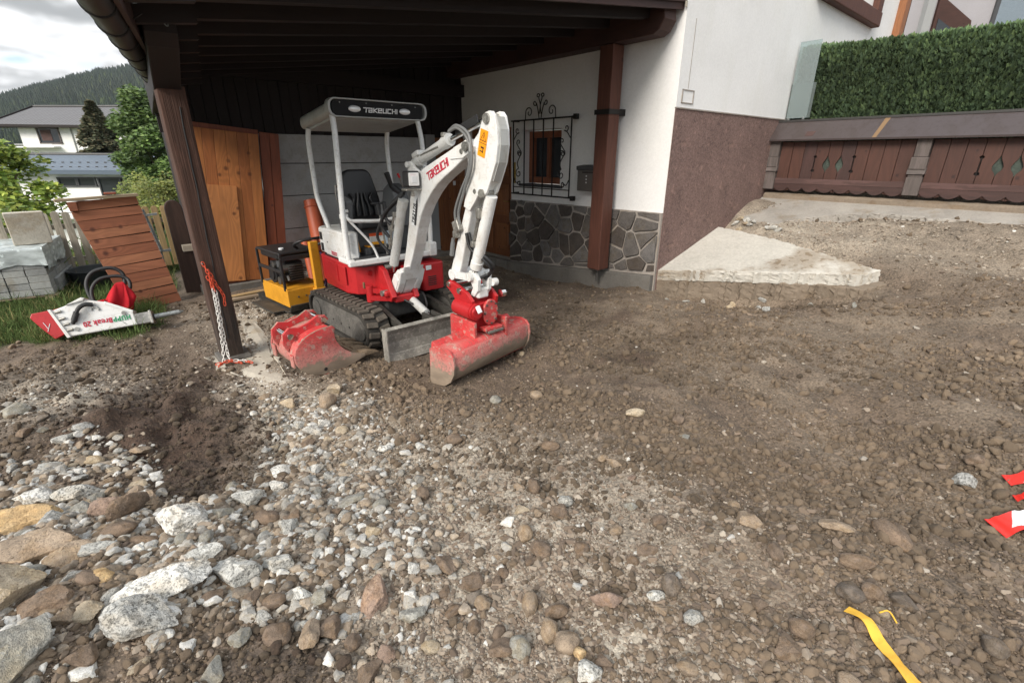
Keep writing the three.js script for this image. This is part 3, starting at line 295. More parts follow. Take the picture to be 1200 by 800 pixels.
// ---------- the house ----------
const house = thing('house', 'white plastered house with brown rendered base and stone plinth', 'house', [5.7, 0, -3.53]);
{
  // wall under the carport with a window and a door opening, wall along the ramp, back wall with the garage opening
  const wx = 5.7, T = .35;
  const wallShape = exZ([[3.53, -.4], [6.6, -.4], [6.6, .1], [6.62, .1], [6.62, 2.35], [7.8, 2.35], [7.8, .1], [7.81, -.4], [8.3, -.4], [8.3, 6.2], [3.53, 6.2]], 0, T, 0, [[[5.44, 1.44], [6.34, 1.44], [6.34, 2.29], [5.44, 2.29]]]);
  wallShape.rotateY(Math.PI / 2); wallShape.translate(wx, 0, 0);    // x -> -z, z -> +x
  PW('wall', wallShape, M.white, house);
  PW('wall', bb(6.05, 13.6, 2.44, 7.2, -3.9, -3.53), M.white, house);
  PW('wall', bb(6.05, 13.6, -.4, 2.437, -3.9, -3.5265), M.brownPlaster, house).userData.label = 'reddish brown rough rendered wall base beside the ramp';
  PW('wall', bb(5.693, 6.05, -.4, 2.437, -3.5335, -3.526), M.brownPlaster, house).userData.label = 'reddish brown rough rendered strip at the house corner';
  PW('drip_edge', bb(5.70, 9.0, 2.437, 2.452, -3.545, -3.514), M.mortar, house);
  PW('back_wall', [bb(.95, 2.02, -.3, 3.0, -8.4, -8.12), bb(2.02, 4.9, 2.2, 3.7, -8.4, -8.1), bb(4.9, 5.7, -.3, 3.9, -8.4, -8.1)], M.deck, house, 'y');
  PW('interior_floor', bb(5.9, 13, -.2, 1.0, -12, -3.95), M.concrete, house);
  const cable = PW('wall_box', [bb(5.80, 6.07, 2.50, 2.512, -3.53, -3.522), bb(5.80, 6.07, 2.645, 2.655, -3.53, -3.522), bb(5.80, 5.812, 2.5, 2.655, -3.53, -3.521), bb(6.06, 6.07, 2.5, 2.655, -3.53, -3.521), bb(5.92, 5.926, 2.66, 3.4, -3.53, -3.526)], M.mortar, house); cable.userData.label = 'small blank junction box outline on the white wall';
  // stone plinth: mortar bed with split stones
  const pl = PW('plinth', exX([[-6.60, -.25], [-6.60, 1.17], [-3.534, 1.19], [-3.534, -.1]], 5.655, 5.70, .004), M.mortar, house);
  const R = rng(19), sites = []; let guard = 0;
  while (sites.length < 62 && guard++ < 5000) { const s = [mix(-6.6, -3.55, R()), mix(-.1, 1.2, R())]; if (sites.every(q => Math.hypot((q[0] - s[0]) * .9, q[1] - s[1]) > .155 + .09 * hash3(Math.floor(s[0] * 50), 3, 5))) sites.push(s); }
  const clipP = (poly, nx, ny, d) => { const o = []; for (let i = 0; i < poly.length; i++) { const a = poly[i], b = poly[(i + 1) % poly.length], da = nx * a[0] + ny * a[1] - d, db = nx * b[0] + ny * b[1] - d; if (da <= 0) o.push(a); if (da * db < 0) { const t = da / (da - db); o.push([a[0] + (b[0] - a[0]) * t, a[1] + (b[1] - a[1]) * t]); } } return o; };
  const bottom = z => .09 + (z + 6.6) * .105;
  const SM = [M.plA, M.plB, M.plC, M.plD, M.plA, M.plC];
  for (const s of sites) {
    let poly = [[-6.6, bottom(-6.6)], [-3.55, bottom(-3.55)], [-3.55, 1.18], [-6.6, 1.165]];
    for (const q of sites) if (q !== s) { const dx = q[0] - s[0], dy = q[1] - s[1], L = Math.hypot(dx, dy); if (L > 1.2) continue; const nx = dx / L, ny = dy / L; poly = clipP(poly, nx, ny, nx * (s[0] + q[0]) / 2 + ny * (s[1] + q[1]) / 2 - .009); if (poly.length < 3) break; }
    if (poly.length < 3) continue;
    let area = 0; poly.forEach((a, i) => { const b = poly[(i + 1) % poly.length]; area += a[0] * b[1] - b[0] * a[1]; }); if (Math.abs(area) < .008) continue;
    const pts = []; for (let i = 0; i < poly.length; i++) { const a = poly[i], b = poly[(i + 1) % poly.length], L = Math.hypot(b[0] - a[0], b[1] - a[1]), n = Math.max(1, Math.round(L / .06)); for (let k = 0; k < n; k++) { const t = (k + (k === 0 ? .14 : 0)) / n, x = mix(a[0], b[0], t), y = mix(a[1], b[1], t), e = (fbm(x * 17, y * 17, 4, 2) - .5) * .022; const cx = s[0] - x, cy = s[1] - y, cl = Math.hypot(cx, cy) || 1; pts.push([x + cx / cl * (.003 + e + .006), y + cy / cl * (.003 + e + .006)]); } }
    const dep = .010 + .030 * R(); PW('stone', exX(pts, 5.655 - dep, 5.668, .005), SM[Math.floor(R() * 6)], pl);
  }
  PW('foundation', [exX([[-8.0, -.3], [-8.0, .07], [-6.61, .085], [-6.61, -.3]], 5.56, 5.70, .01), exX([[-6.6, -.35], [-6.6, .075], [-5.2, .2], [-3.55, .36], [-3.55, -.2]], 5.575, 5.70, .012), exX([[-8.1, -.2], [-8.1, .1], [-6.9, .06], [-6.9, -.2]], 5.36, 5.56, .012)], M.concreteGrey, house);
  // entrance door in the recess
  const door = PW('entrance_door', bb(5.80, 5.85, .1, 2.33, -7.78, -6.64), M.doorWood, house, 'y');
  PW('frame', [bb(5.74, 5.80, .1, 2.35, -6.70, -6.62), bb(5.74, 5.80, .1, 2.35, -7.8, -7.72), bb(5.74, 5.80, 2.26, 2.35, -7.72, -6.70)], M.doorWood2, door, 'y');
  for (const [y0, y1] of [[.22, .72], [.86, 1.42], [1.56, 2.16]]) for (const [z0, z1] of [[-7.66, -7.26], [-7.18, -6.78]]) { PW('panel', [rbx(5.775, 5.80, y0, y1, z0, z1, .012), rbx(5.765, 5.79, y0 + .07, y1 - .07, z0 + .07, z1 - .07, .012)], M.doorWood2, door, 'y'); }
  PW('handle', [cyl([5.80, 1.12, -6.75], [5.73, 1.12, -6.75], .01), cyl([5.735, 1.12, -6.75], [5.735, 1.12, -6.88], .009)], M.brass, door);
  PW('latch_plate', rbx(5.685, 5.70, 1.45, 1.79, -6.55, -6.50, .004), M.brass, house);
  // wooden infill between garage door and entrance corner
  const inf = PW('wood_panel', bb(5.03, 5.70, .1, 2.2, -8.1, -8.03), M.doorWood, house, 'y');
  for (let i = 0; i < 5; i++) PW('plank', rbx(5.035 + i * .133, 5.162 + i * .133, .1, 2.2, -8.035, -8.015, .006), i % 2 ? M.doorWood : M.doorWood2, inf, 'y');
  PW('light_switch', rbx(5.40, 5.46, 1.36, 1.44, -8.012, -8.0, .004), M.labelWhite, inf);
  // garage door: wide panels with recessed joints
  const gd = PW('garage_door', bb(2.0, 4.84, .16, 2.2, -8.1, -8.055), M.darkGrey, house);
  const ys = [.18, .36, .82, 1.315, 1.785, 2.2]; for (let i = 0; i < 5; i++) PW('panel', rbx(2.0, 4.83, ys[i] + .008, ys[i + 1] - .004, -8.06, -8.02, .006), M.garage, gd);
  PW('door_jamb', bb(4.84, 5.03, .1, 2.25, -8.1, -7.99), M.garageJamb, house);
  PW('door_sill', [rbx(.9, 5.0, -.2, .17, -8.05, -7.62, .02), rbx(5.0, 5.6, -.2, .12, -8.05, -7.7, .02)], M.concreteGrey, house);
  // window behind the grille
  const win = PW('window', bb(5.93, 5.95, 1.5, 2.2, -6.3, -5.48), M.glassDark, house);
  PW('frame', [rbx(5.86, 5.93, 1.46, 1.56, -6.34, -5.44, .006), rbx(5.86, 5.93, 2.17, 2.27, -6.34, -5.44, .006), rbx(5.86, 5.93, 1.56, 2.17, -6.34, -6.23, .006), rbx(5.86, 5.93, 1.56, 2.17, -5.55, -5.44, .006), rbx(5.87, 5.925, 1.56, 2.17, -5.92, -5.86, .006)], M.frameWood, win, 'y');
  PW('curtain', Array.from({ length: 8 }, (_, i) => cyl([5.97, 1.5, -6.2 + i * .035], [5.97, 2.2, -6.2 + i * .035], .02, .02, 8)), M.curtain, win);
  PW('sill', rbx(5.68, 5.92, 1.41, 1.45, -6.40, -5.38, .008), M.darkGrey, win);
  // wrought iron grille
  const gx = 5.6, gr = PW('window_grille', [bar([gx, 2.425, -6.5], [gx, 2.425, -5.08], .022), bar([gx, 1.29, -6.5], [gx, 1.29, -5.08], .022), bb(gx - .03, gx + .03, 2.39, 2.46, -5.1, -5.04), bb(gx - .03, gx + .03, 1.25, 1.32, -5.1, -5.04), bb(gx, 5.7, 2.41, 2.44, -6.44, -6.41), bb(gx, 5.7, 1.28, 1.31, -6.44, -6.41), bb(gx, 5.7, 2.41, 2.44, -5.16, -5.13), bb(gx, 5.7, 1.28, 1.31, -5.16, -5.13)], M.iron, house);
  for (const z of [-6.45, -6.18, -5.96, -5.74, -5.52, -5.15]) PW('bar', bar([gx, 1.29, z], [gx, 2.425, z], .016), M.iron, gr);
  PW('bar', bar([gx, 1.40, -6.46], [gx, 1.40, -5.14], .014), M.iron, gr);
  const spiral = (cy, cz, r, t0, turns, sgn) => { const a = []; for (let i = 0; i <= 22; i++) { const u = i / 22, t = t0 + sgn * u * turns * 6.283, q = r * (1 - .8 * u); a.push([gx, cy + Math.sin(t) * q, cz + Math.cos(t) * q]); } return a; };
  const scroll = (...p) => PW('scroll', tube(p, .008, 40, 6), M.iron, gr);
  for (const zc of [-6.32, -5.33]) {          // S-shaped scrolls at both sides
    scroll(...spiral(1.62, zc, .075, 1.57, 1.2, 1).reverse(), [gx, 1.78, zc - .03], ...spiral(1.93, zc, .06, -1.57, 1.1, 1).slice(2)); scroll(...spiral(1.93, zc + .02, .055, 1.2, 1.1, -1).reverse(), ...spiral(2.10, zc, .055, -1.4, 1.1, -1).slice(2));
  }
  for (const s of [-1, 1]) { const z0 = s < 0 ? -6.44 : -5.16; scroll([gx, 2.14, z0], [gx, 2.22, z0 - s * .07], ...spiral(2.28, z0 - s * .09, .055, s < 0 ? 0 : 3.14, 1.1, -s * -1).slice(2)); scroll([gx, 1.55, z0], [gx, 1.47, z0 - s * .06], ...spiral(1.47, z0 - s * .12, .045, 1.2, 1.1, s).slice(2)); }
  for (const s of [-1, 1]) { const c = -5.82; scroll([gx, 2.43, c + s * .34], [gx, 2.52, c + s * .33], ...spiral(2.53, c + s * .25, .085, s > 0 ? 0 : 3.14, 1.1, s).slice(1)); scroll([gx, 2.43, c + s * .02], [gx, 2.56, c + s * .05], [gx, 2.66, c + s * .09], ...spiral(2.66, c + s * .12, .05, s > 0 ? 3 : .14, 1, s).slice(3)); scroll([gx, 2.5, c + s * .02], [gx, 2.62, c], [gx, 2.72, c + s * .035], ...spiral(2.75, c + s * .055, .04, s > 0 ? 3.4 : -.3, .9, -s).slice(2)); }
  // upper window on the ramp side and timber corner post
  const uw = PW('window', bb(9.4, 12.0, 4.35, 6, -3.55, -3.535), M.glassDark, house); uw.userData.label = 'brown framed upper window of the white wall';
  PW('frame', [rbx(9.3, 12.25, 4.18, 4.42, -3.54, -3.40, .02), rbx(12.0, 12.25, 4.42, 6, -3.54, -3.42, .02), rbx(9.3, 9.5, 4.42, 6, -3.54, -3.42, .02), rbx(10.7, 10.8, 4.42, 6, -3.54, -3.47, .02)], M.postRed, uw, 'y');
  PW('curtain', bb(10.8, 11.7, 4.4, 6, -3.60, -3.56), M.curtain, uw);
  PW('corner_post', [rbx(13.6, 13.9, 2, 8, -3.75, -3.40, .02)], M.cornerWood, house, 'y');
  PW('corner_board', [rbx(13.9, 14.15, 2, 8, -3.80, -3.45, .02)], M.beamRed, house, 'y');
}
// mail box, post box on the wall
{
  const t = thing('mailbox', 'dark metal mailbox on the white wall beside the window grille', 'mailbox', [5.7, 1.41, -4.72]);
  P('box', [rb(.14, .32, .46, .012, -.08, .16, 0)], M.steelGrey, t); P('lid', [rb(.17, .06, .48, .012, -.085, .325, 0, 0, 0, .1)], M.darkGrey, t);
  P('peephole', [0, 1, 2].map(i => bx(.006, .02, .02, -.152, .12 + i * .045, -.05)), M.labelWhite, t);
  P('slot', bx(.006, .02, .26, -.153, .26, 0), M.black, t);
}
// ---------- carport ----------
const roofY = x => 3.56 - .128 * (5.7 - x);
{
  const t = thing('carport', 'dark brown timber carport roof on posts with a gutter', 'carport', [.7, 0, -5.18]);
  const gl = z => .22 + .1714 * (-z - 3.32);                 // gutter line, runs out of square with the house
  // posts: the left one weathered, split and worn at its foot
  {
    const g = new THREE.BoxGeometry(.2, 2.46, .2, 12, 110, 12), p = g.attributes.position; for (let i = 0; i < p.count; i++) { let x = p.getX(i), y = p.getY(i), z = p.getZ(i); const e = .006 * (fbm(x * 9 + 2, y * 1.3, z * 9, 3) - .5) * 2, low = ss(-.75, -1.2, y); x *= 1 - low * .12 * fbm(x * 12, y * 8, z * 12 + 4, 2); z *= 1 - low * .1 * fbm(x * 12 + 8, y * 7, z * 12, 2); if (Math.abs(Math.abs(x) - .1) < .004 && Math.abs(Math.abs(z) - .1) < .004) { x *= .95; z *= .95; }  p.setXYZ(i, x + e, y, z + e); }
    { const c = new Float32Array(p.count * 3); for (let i = 0; i < p.count; i++) { const x = p.getX(i), y = p.getY(i), z = p.getZ(i), w = ss(-.35, -.95, y + .5 * (fbm(x * 7, y * 3, z * 7, 3) - .5)), k = .62 + .75 * fbm(x * 26, y * 2.6, z * 26, 4), dk = 1 - .6 * ss(.60, .72, fbm(x * 18 + 5, y * 1.1, z * 18, 3)); c.set([k * dk * mix(1, .8, w), k * dk * mix(1, 1.15, w), k * dk * mix(1, 1.3, w)], i * 3); } g.setAttribute('color', new THREE.BufferAttribute(c, 3)); } g.translate(.715, 1.2, -5.2); const m = PW('post', toCreasedNormals(g, .5), M.post, t, 'y'); m.userData.label = 'weathered brown left post with a long crack';
    PW('crack', tube([...Array(14)].map((_, i) => [.70 + .0035 * i + .004 * Math.sin(i * 2.3) * Math.sin(i * .9), .22 + i * .158, -5.0995]), .006, 60, 5), M.black, m); PW('crack', tube([...Array(8)].map((_, i) => [.645 + .003 * i + .005 * Math.sin(i * 1.9), .12 + i * .09, -5.0995]), .004, 30, 5), M.black, m);
    PW('base_plate', rbx(.58, .86, -.05, .03, -5.34, -5.05, .01), M.concreteGrey, m);
  }
  const pr = PW('post', rbx(5.36, 5.58, .34, 3.19, -4.50, -4.28, .012), M.postRed, t, 'y'); pr.userData.label = 'reddish brown right post clamped to the house wall';
  PW('clamp', [bb(5.34, 5.60, 2.40, 2.46, -4.275, -4.27), bb(5.345, 5.355, 2.4, 2.46, -4.52, -4.27), bb(5.60, 5.72, 2.39, 2.47, -4.34, -4.28)], M.iron, pr);
  PW('post_foot', [cyl([5.47, .15, -4.39], [5.47, .34, -4.39], .02), rbx(5.38, 5.56, .325, .34, -4.48, -4.30, .004)], M.steelGrey, pr);
  // purlins
  const lb = exX([[-.9, .50], [-.9, .24], [-.80, .17], [-.06, -.02], [3.2, -.02], [3.2, .46]].map(([a, b]) => [-a, b]), -.095, .095, .01); lb.rotateY(-.09); lb.translate(.70, 2.42, -5.18); PW('purlin', lb, M.beam, t, 'z').userData.label = 'thick dark left purlin with a slanted end';
  PW('purlin', exX([[-8.1, 3.2], [-8.1, 3.44], [-3.62, 3.46], [-3.60, 3.34], [-3.66, 3.24], [-3.74, 3.2]], 5.38, 5.62, .01), M.beamRed, t, 'z').userData.label = 'right purlin along the house wall with a cut nose';
  PW('hook', tube([[.64, 2.74, -4.27], [.64, 2.73, -4.24], [.645, 2.70, -4.235], [.66, 2.69, -4.24], [.665, 2.71, -4.245]], .004, 12, 5), M.galv, t);
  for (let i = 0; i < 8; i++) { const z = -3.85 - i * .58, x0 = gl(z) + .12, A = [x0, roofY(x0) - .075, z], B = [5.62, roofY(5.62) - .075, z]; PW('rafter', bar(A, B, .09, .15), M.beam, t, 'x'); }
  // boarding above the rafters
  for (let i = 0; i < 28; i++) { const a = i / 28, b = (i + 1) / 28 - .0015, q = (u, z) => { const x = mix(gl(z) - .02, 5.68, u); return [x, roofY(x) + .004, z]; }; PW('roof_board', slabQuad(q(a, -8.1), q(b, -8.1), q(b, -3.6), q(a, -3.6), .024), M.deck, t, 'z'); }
  { const q = (x, z, h) => [x, roofY(x) + h, z]; PW('roof_cover', slabQuad(q(gl(-3.55) - .06, -3.55, .10), q(5.7, -3.55, .10), q(5.7, -8.2, .10), q(gl(-8.2) - .06, -8.2, .10), .06), M.gutter, t); }
  // verge boards on the front edge
  { const q = (x, y, z) => [x, roofY(x) + y, z]; PW('verge_board', slabQuad(q(.2, -.10, -3.56), q(5.68, -.10, -3.56), q(5.68, .12, -3.56), q(.2, .12, -3.56), .035), M.fascia, t, 'x'); PW('verge_board', slabQuad(q(.2, -.03, -3.535), q(5.69, -.03, -3.535), q(5.69, .16, -3.535), q(.2, .16, -3.535), .022), M.beamRed, t, 'x'); PW('verge_cap', slabQuad(q(.2, .155, -3.51), q(5.70, .155, -3.51), q(5.70, .185, -3.51), q(.2, .185, -3.51), .14), M.gutter, t); PW('end_clip', bb(5.655, 5.69, 3.475, 3.53, -3.534, -3.525), M.concretePale, t); }
  // wall plate above the back wall
  PW('wall_plate', [bb(.9, 5.7, 2.9, 3.1, -8.1, -7.95)], M.beam, t, 'x');
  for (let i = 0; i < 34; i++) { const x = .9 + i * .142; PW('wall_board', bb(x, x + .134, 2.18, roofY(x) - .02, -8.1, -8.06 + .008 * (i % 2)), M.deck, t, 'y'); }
  // half-round gutter with brackets
  const gy = 2.655, arc = (r, s) => { const a = []; for (let i = 0; i <= 12; i++) { const u = Math.PI * i / 12; a.push([Math.cos(u) * r, -Math.sin(u) * r]); } return a; };
  const outer = arc(.078), inner = arc(.072).reverse(), len = 5.6, gg = exZ([...outer, ...inner], 0, len), rot = .1698; gg.rotateY(Math.PI - rot); gg.translate(gl(-3.1), gy, -3.1); PW('gutter', toCreasedNormals(gg, .6), M.gutter, t);
  for (let i = 0; i < 10; i++) { const z = -3.15 - i * .48, g2 = exZ([...arc(.086), ...arc(.0775).reverse()], -.012, .012); g2.rotateY(-rot); g2.translate(gl(z), gy, z); const g3 = cyl([gl(z) + .075, gy, z], [gl(z) + .16, gy + .06, z + .01], .006, .006, 6); PW('gutter_bracket', [g2, g3], M.iron, t); }
  PW('eaves_board', slabQuad([gl(-3.4) + .11, 2.62, -3.4], [gl(-3.4) + .11, 2.80, -3.4], [gl(-8.1) + .11, 2.80, -8.1], [gl(-8.1) + .11, 2.62, -8.1], -.025), M.fascia, t, 'z');
  for (let i = 0; i < 8; i++) { const z = -3.7 - i * .55; PW('rafter_tail', bar([gl(z) + .02, 2.72, z], [gl(z) + .45, 2.78, z], .07, .10), M.beam, t, 'x'); }
}
// orange plank partition standing left of the garage door
{
  const t = thing('plank_partition', 'tall orange pine plank partition left of the grey garage door', 'partition', [1.37, .16, -7.68], 0); t.rotation.z = -.10;
  P('frame', bx(.82, 2.12, .05, .0, 1.06, -.06), M.redWood, t, 'y');
  for (let i = 0; i < 6; i++) P('plank', rb(.132, 2.02, .022, .005, -.34 + i * .1345, 1.05, -.012), [M.orangeWood, M.orangeWood2, M.orangeWood][(i * 7) % 3], t, 'y');
  P('patch_board', [rb(.46, 1.32, .018, .004, -.16, .70, .014)], M.orangeWood3, t, 'y');
  for (let i = 0; i < 2; i++) P('side_plank', rb(.125, 2.10, .03, .004, .488 + i * .13, 1.05, -.05 - i * .006), M.redWood, t, 'y');
}
// ---------- concrete ramp slabs ----------
const rampY = x => .40 + .287 * (x - 5.7);
function slabMesh(pts, t, seed, lift, jag) { // broken slab following the ramp: plan corners, ragged rim
  const R = rng(seed), pl = []; for (let i = 0; i < pts.length; i++) { const a = pts[i], b = pts[(i + 1) % pts.length], L = Math.hypot(b[0] - a[0], b[1] - a[1]), n = Math.max(1, Math.round(L / .03)); for (let k = 0; k < n; k++) { const u = k / n, j = a[2] ? jag : .003; pl.push(new THREE.Vector2(mix(a[0], b[0], u) + (R() - .5) * j, -(mix(a[1], b[1], u) + (R() - .5) * j))); } }
  const g = new THREE.ExtrudeGeometry(new THREE.Shape(pl), { depth: t, bevelEnabled: true, bevelThickness: .008, bevelSize: .008, bevelOffset: -.008, bevelSegments: 1, steps: 12 }); g.rotateX(-Math.PI / 2); const p = g.attributes.position;
  for (let i = 0; i < p.count; i++) { const x = p.getX(i), z = p.getZ(i), y = p.getY(i); const e = y < t - .01 && y > -.02 ? (fbm(x * 16, y * 34, z * 16, 5) - .5) * .075 : (fbm(x * 3, 1, z * 3, 3) - .5) * .006; p.setXYZ(i, x + e * .7, y - t + rampY(x) + lift, z + e * .7); } return toCreasedNormals(g, .22);
}
{
  const s1 = struct('concrete_slab', slabMesh([[5.715, -3.53], [5.79, -3.3, 1], [5.98, -2.8, 1], [6.14, -2.31, 1], [6.30, -1.87, 1], [6.46, -1.36, 1], [6.63, -1.24, 1], [6.87, -1.97, 1], [7.04, -2.45, 1], [7.15, -2.84, 1], [7.23, -3.23, 1], [7.28, -3.53]], .13, 3, .012, .035), M.slab, 'broken pale concrete slab at the foot of the ramp');
  struct('concrete_slab_001', slabMesh([[5.72, -3.53], [5.80, -3.3, 1], [5.99, -2.8, 1], [6.15, -2.31, 1], [6.29, -1.87, 1], [6.40, -1.30, 1], [6.62, -1.14, 1], [6.9, -2.0, 1], [7.2, -3.2, 1], [7.2, -3.53]], .34, 9, -.121, .035), M.concreteWarm, 'older stained concrete layer under the pale slab');
  struct('concrete_slab_002', slabMesh([[7.84, -3.53, 1], [8.70, -3.52], [8.70, -.3], [8.30, -.2, 1], [8.30, -1.2, 1], [8.34, -1.7, 1], [8.20, -2.23, 1], [7.85, -2.69, 1], [7.66, -2.85, 1], [7.70, -3.2, 1]], .16, 21, -.02, .06), M.concrete, 'pale concrete strip along the foot of the wooden fence');
  struct('fence_footing', [exZ([[8.64, .9], [8.65, 1.29], [8.70, 1.32], [8.85, 1.33], [8.85, .9]], -3.5, 1.2)], M.concreteWarm, 'rough concrete footing under the wooden fence');
  // loose broken pieces in the hole
  const R = rng(5); for (let i = 0; i < 12; i++) placeRock(variants.a[i % 6], RM[i % 3 ? 'l' : 'c'], 7.35 + .35 * R(), -3.42 + 1.0 * R() * R(), .06 + .1 * R(), .05 + .05 * R(), .06 + .08 * R(), R() * 6, 'concrete_rubble', 'chunk of broken concrete in the gap behind the pale slab', 'broken concrete chunks in the slab gap', R, .2, .3);
  for (let i = 0; i < 14; i++) placeRock(variants.a[(i * 5) % 6], RM[['l', 'g', 'c', 's'][i % 4]], 5.45 + .8 * (i / 14) + .35 * (R() - .6), -3.45 + 2.3 * R(), .04 + .09 * R() * R(), .03 + .05 * R(), .05 + .06 * R(), R() * 6, 'concrete_rubble', 'chip of broken concrete below the edge of the pale slab', 'concrete chips below the slab edge', R, .2, .3);
}
// ---------- wooden parapet fence above the ramp ----------
{
  const t = thing('wooden_fence', 'reddish brown board fence with dark metal cap above the ramp', 'fence', [8.72, 1.35, -3.53]);
  const fx = 8.72, q = (dx, y, z) => [fx + dx, y, z];
  PW('cap', [exZ([[fx - .17, 2.11], [fx - .175, 2.135], [fx + .06, 2.395], [fx + .10, 2.40], [fx + .10, 2.37], [fx + .065, 2.36], [fx - .155, 2.12]], -3.53, 1.3)], M.fenceCap, t);
  PW('cap_ridge', [bb(fx + .05, fx + .14, 2.395, 2.425, -3.53, 1.3)], M.gutter, t);
  PW('rust_stain', slabQuad(q(-.176, 2.137, -2.14), q(-.176, 2.137, -2.09), q(.055, 2.393, -2.03), q(.055, 2.393, -2.09), .004), M.rust, t);
  PW('rust_stain', slabQuad(q(-.140, 2.178, -3.03), q(-.140, 2.178, -2.92), q(-.08, 2.245, -2.90), q(-.08, 2.245, -3.02), .004), M.fenceTrim, t);
  PW('rear_rail', [bb(fx + .02, fx + .08, 2.0, 2.10, -3.5, 1.3), bb(fx + .02, fx + .08, 1.46, 1.56, -3.5, 1.3)], M.fenceB, t, 'z');
  PW('backing_board', bb(fx + .025, fx + .04, 1.56, 2.0, -3.5, 1.3), M.beam, t, 'z');
  const posts = [-3.46, -1.55, .36];
  for (const z of posts) { const p = PW('post', [rbx(fx - .09, fx + .02, 1.38, 1.62, z - .09, z + .09, .008), rbx(fx - .10, fx + .02, 1.72, 1.88, z - .095, z + .095, .012), rbx(fx - .085, fx + .02, 1.88, 2.12, z - .08, z + .08, .01), rbx(fx - .08, fx + .02, 1.62, 1.72, z - .08, z + .08, .006)], M.fenceGrey, t, 'y'); PW('bevel', [exZ([[fx - .105, 1.66], [fx - .08, 1.745], [fx - .02, 1.745], [fx - .02, 1.66]], z - .1, z + .1, .004)], M.fenceGrey, p, 'z'); }
  const R = rng(31);
  for (let k = 0; k < 2; k++) {
    const z0 = posts[k] + .09, z1 = posts[k + 1] - .09, n = 10, w = (z1 - z0) / n, mid = (n - 1) / 2;
    for (let i = 0; i < n; i++) {
      const zc = z0 + w * (i + .5), m = [M.fenceA, M.fenceB, M.fenceC, M.fenceA][Math.floor(R() * 4)], hw = w / 2 - .003; const o = [];
      // carved edges: neighbouring boards share spindle and leaf shaped cut-outs
      const edge = s => { const j = i + (s > 0 ? 1 : 0), big = j === 5 || j === 4, small = j === 3 || j === 6; const prof = big ? [[1.66, 0], [1.69, .012], [1.73, .042], [1.77, .05], [1.81, .036], [1.85, .014], [1.90, 0]] : small ? [[1.655, 0], [1.665, .024], [1.69, .022], [1.70, .006], [1.86, .006], [1.87, .02], [1.89, .02], [1.90, 0]] : [[1.7, 0], [1.8, 0]]; return prof.map(([y, d]) => [zc + s * (hw - d), y]); };
      const L = edge(-1).reverse(), Rr = edge(1); const wob = .005 * R();
      const zb = zc; o.push([zc - hw, 1.36], [zc, 1.395], [zc + hw, 1.36], ...Rr, [zc + hw, 2.1], [zc - hw, 2.1], ...L);
      PW('board', exX(o.map(([z, y]) => [z, y]), fx - .022 - wob, fx - wob, .002), m, t, 'y');
    }
    PW('rail', [rbx(fx - .055, fx - .023, 1.475, 1.555, z0, z1, .006)], M.fenceTrim, t, 'z');
    // scalloped skirt below the rail
    const sc = [[z0, 1.475]]; const ns = 8; for (let i = 0; i < ns; i++) for (let j = 0; j <= 6; j++) { const u = (i + j / 6) / ns; sc.push([mix(z0, z1, u), 1.415 - .058 * Math.pow(Math.abs(Math.sin(Math.PI * u * ns)), .7)]); } sc.push([z1, 1.475]); PW('skirt', exX(sc, fx - .052, fx - .034, .001), M.fenceB, t, 'z');
    for (const s of [4, 5]) PW('leaf_infill', rbx(fx + .015, fx + .022, 1.64, 1.92, z0 + w * s - .08, z0 + w * s + .08, .002), M.verdigris, t);
  }
}
// ---------- lettering ----------
const STROKES = { T: [[[0, 1], [.95, 1]], [[.62, 1], [.45, 0]]], A: [[[.05, 1], [.8, 1], [.72, 0], [0, 0], [.04, .5], [.76, .5]]], K: [[[.08, 1], [0, 0]], [[.85, 1], [.1, .48], [.8, 0]]], E: [[[.78, 0], [0, 0], [.08, 1], [.84, 1], [.8, .52], [.04, .52]]], U: [[[.08, 1], [0, 0], [.74, 0], [.82, 1]]], C: [[[.82, 1], [.08, 1], [0, 0], [.75, 0]]], H: [[[.08, 1], [0, 0]], [[.82, 1], [.74, 0]], [[.04, .5], [.78, .5]]], I: [[[.08, 1], [0, 0]]] };
function strokeWord(word, w, h, th, depth) { // flat cut letters in the xy plane, baseline at the origin
  const adv = { I: .42 }, tot = [...word].reduce((s, c) => s + (adv[c] ?? 1.12), 0) - .2, k = w / tot, out = []; let x = 0;
  for (const c of word) { for (const pl of STROKES[c]) for (let i = 0; i < pl.length - 1; i++) { const a = [(x + pl[i][0]) * k, pl[i][1] * h], b = [(x + pl[i + 1][0]) * k, pl[i + 1][1] * h], L = Math.hypot(b[0] - a[0], b[1] - a[1]); out.push(bx(L + th, th, depth + i * .0001, (a[0] + b[0]) / 2, (a[1] + b[1]) / 2, depth / 2, 0, 0, Math.atan2(b[1] - a[1], b[0] - a[0]))); } x += adv[c] ?? 1.12; }
  return merge(out);
}
const bold = await new FontLoader().loadAsync('fonts/droid/droid_sans_bold.typeface.json');
const text = (s, h, d = .002) => clean(new TextGeometry(s, { font: bold, size: h, depth: d, curveSegments: 3, bevelEnabled: false }));
function labelTex(w, h, draw) { const c = document.createElement('canvas'); c.width = w; c.height = h; const x = c.getContext('2d'); draw(x, w, h); const t = new THREE.CanvasTexture(c); t.colorSpace = THREE.SRGBColorSpace; return t; }
function decal(name, w, h, t, parent, pos, rot, depth = .002) { const g = new THREE.PlaneGeometry(w, h); const o = new THREE.Mesh(g, new THREE.MeshStandardMaterial({ map: t, roughness: .5, side: THREE.DoubleSide })); o.name = name; o.position.set(...pos); o.rotation.set(...rot); o.castShadow = o.receiveShadow = true; parent.add(o); return o; }

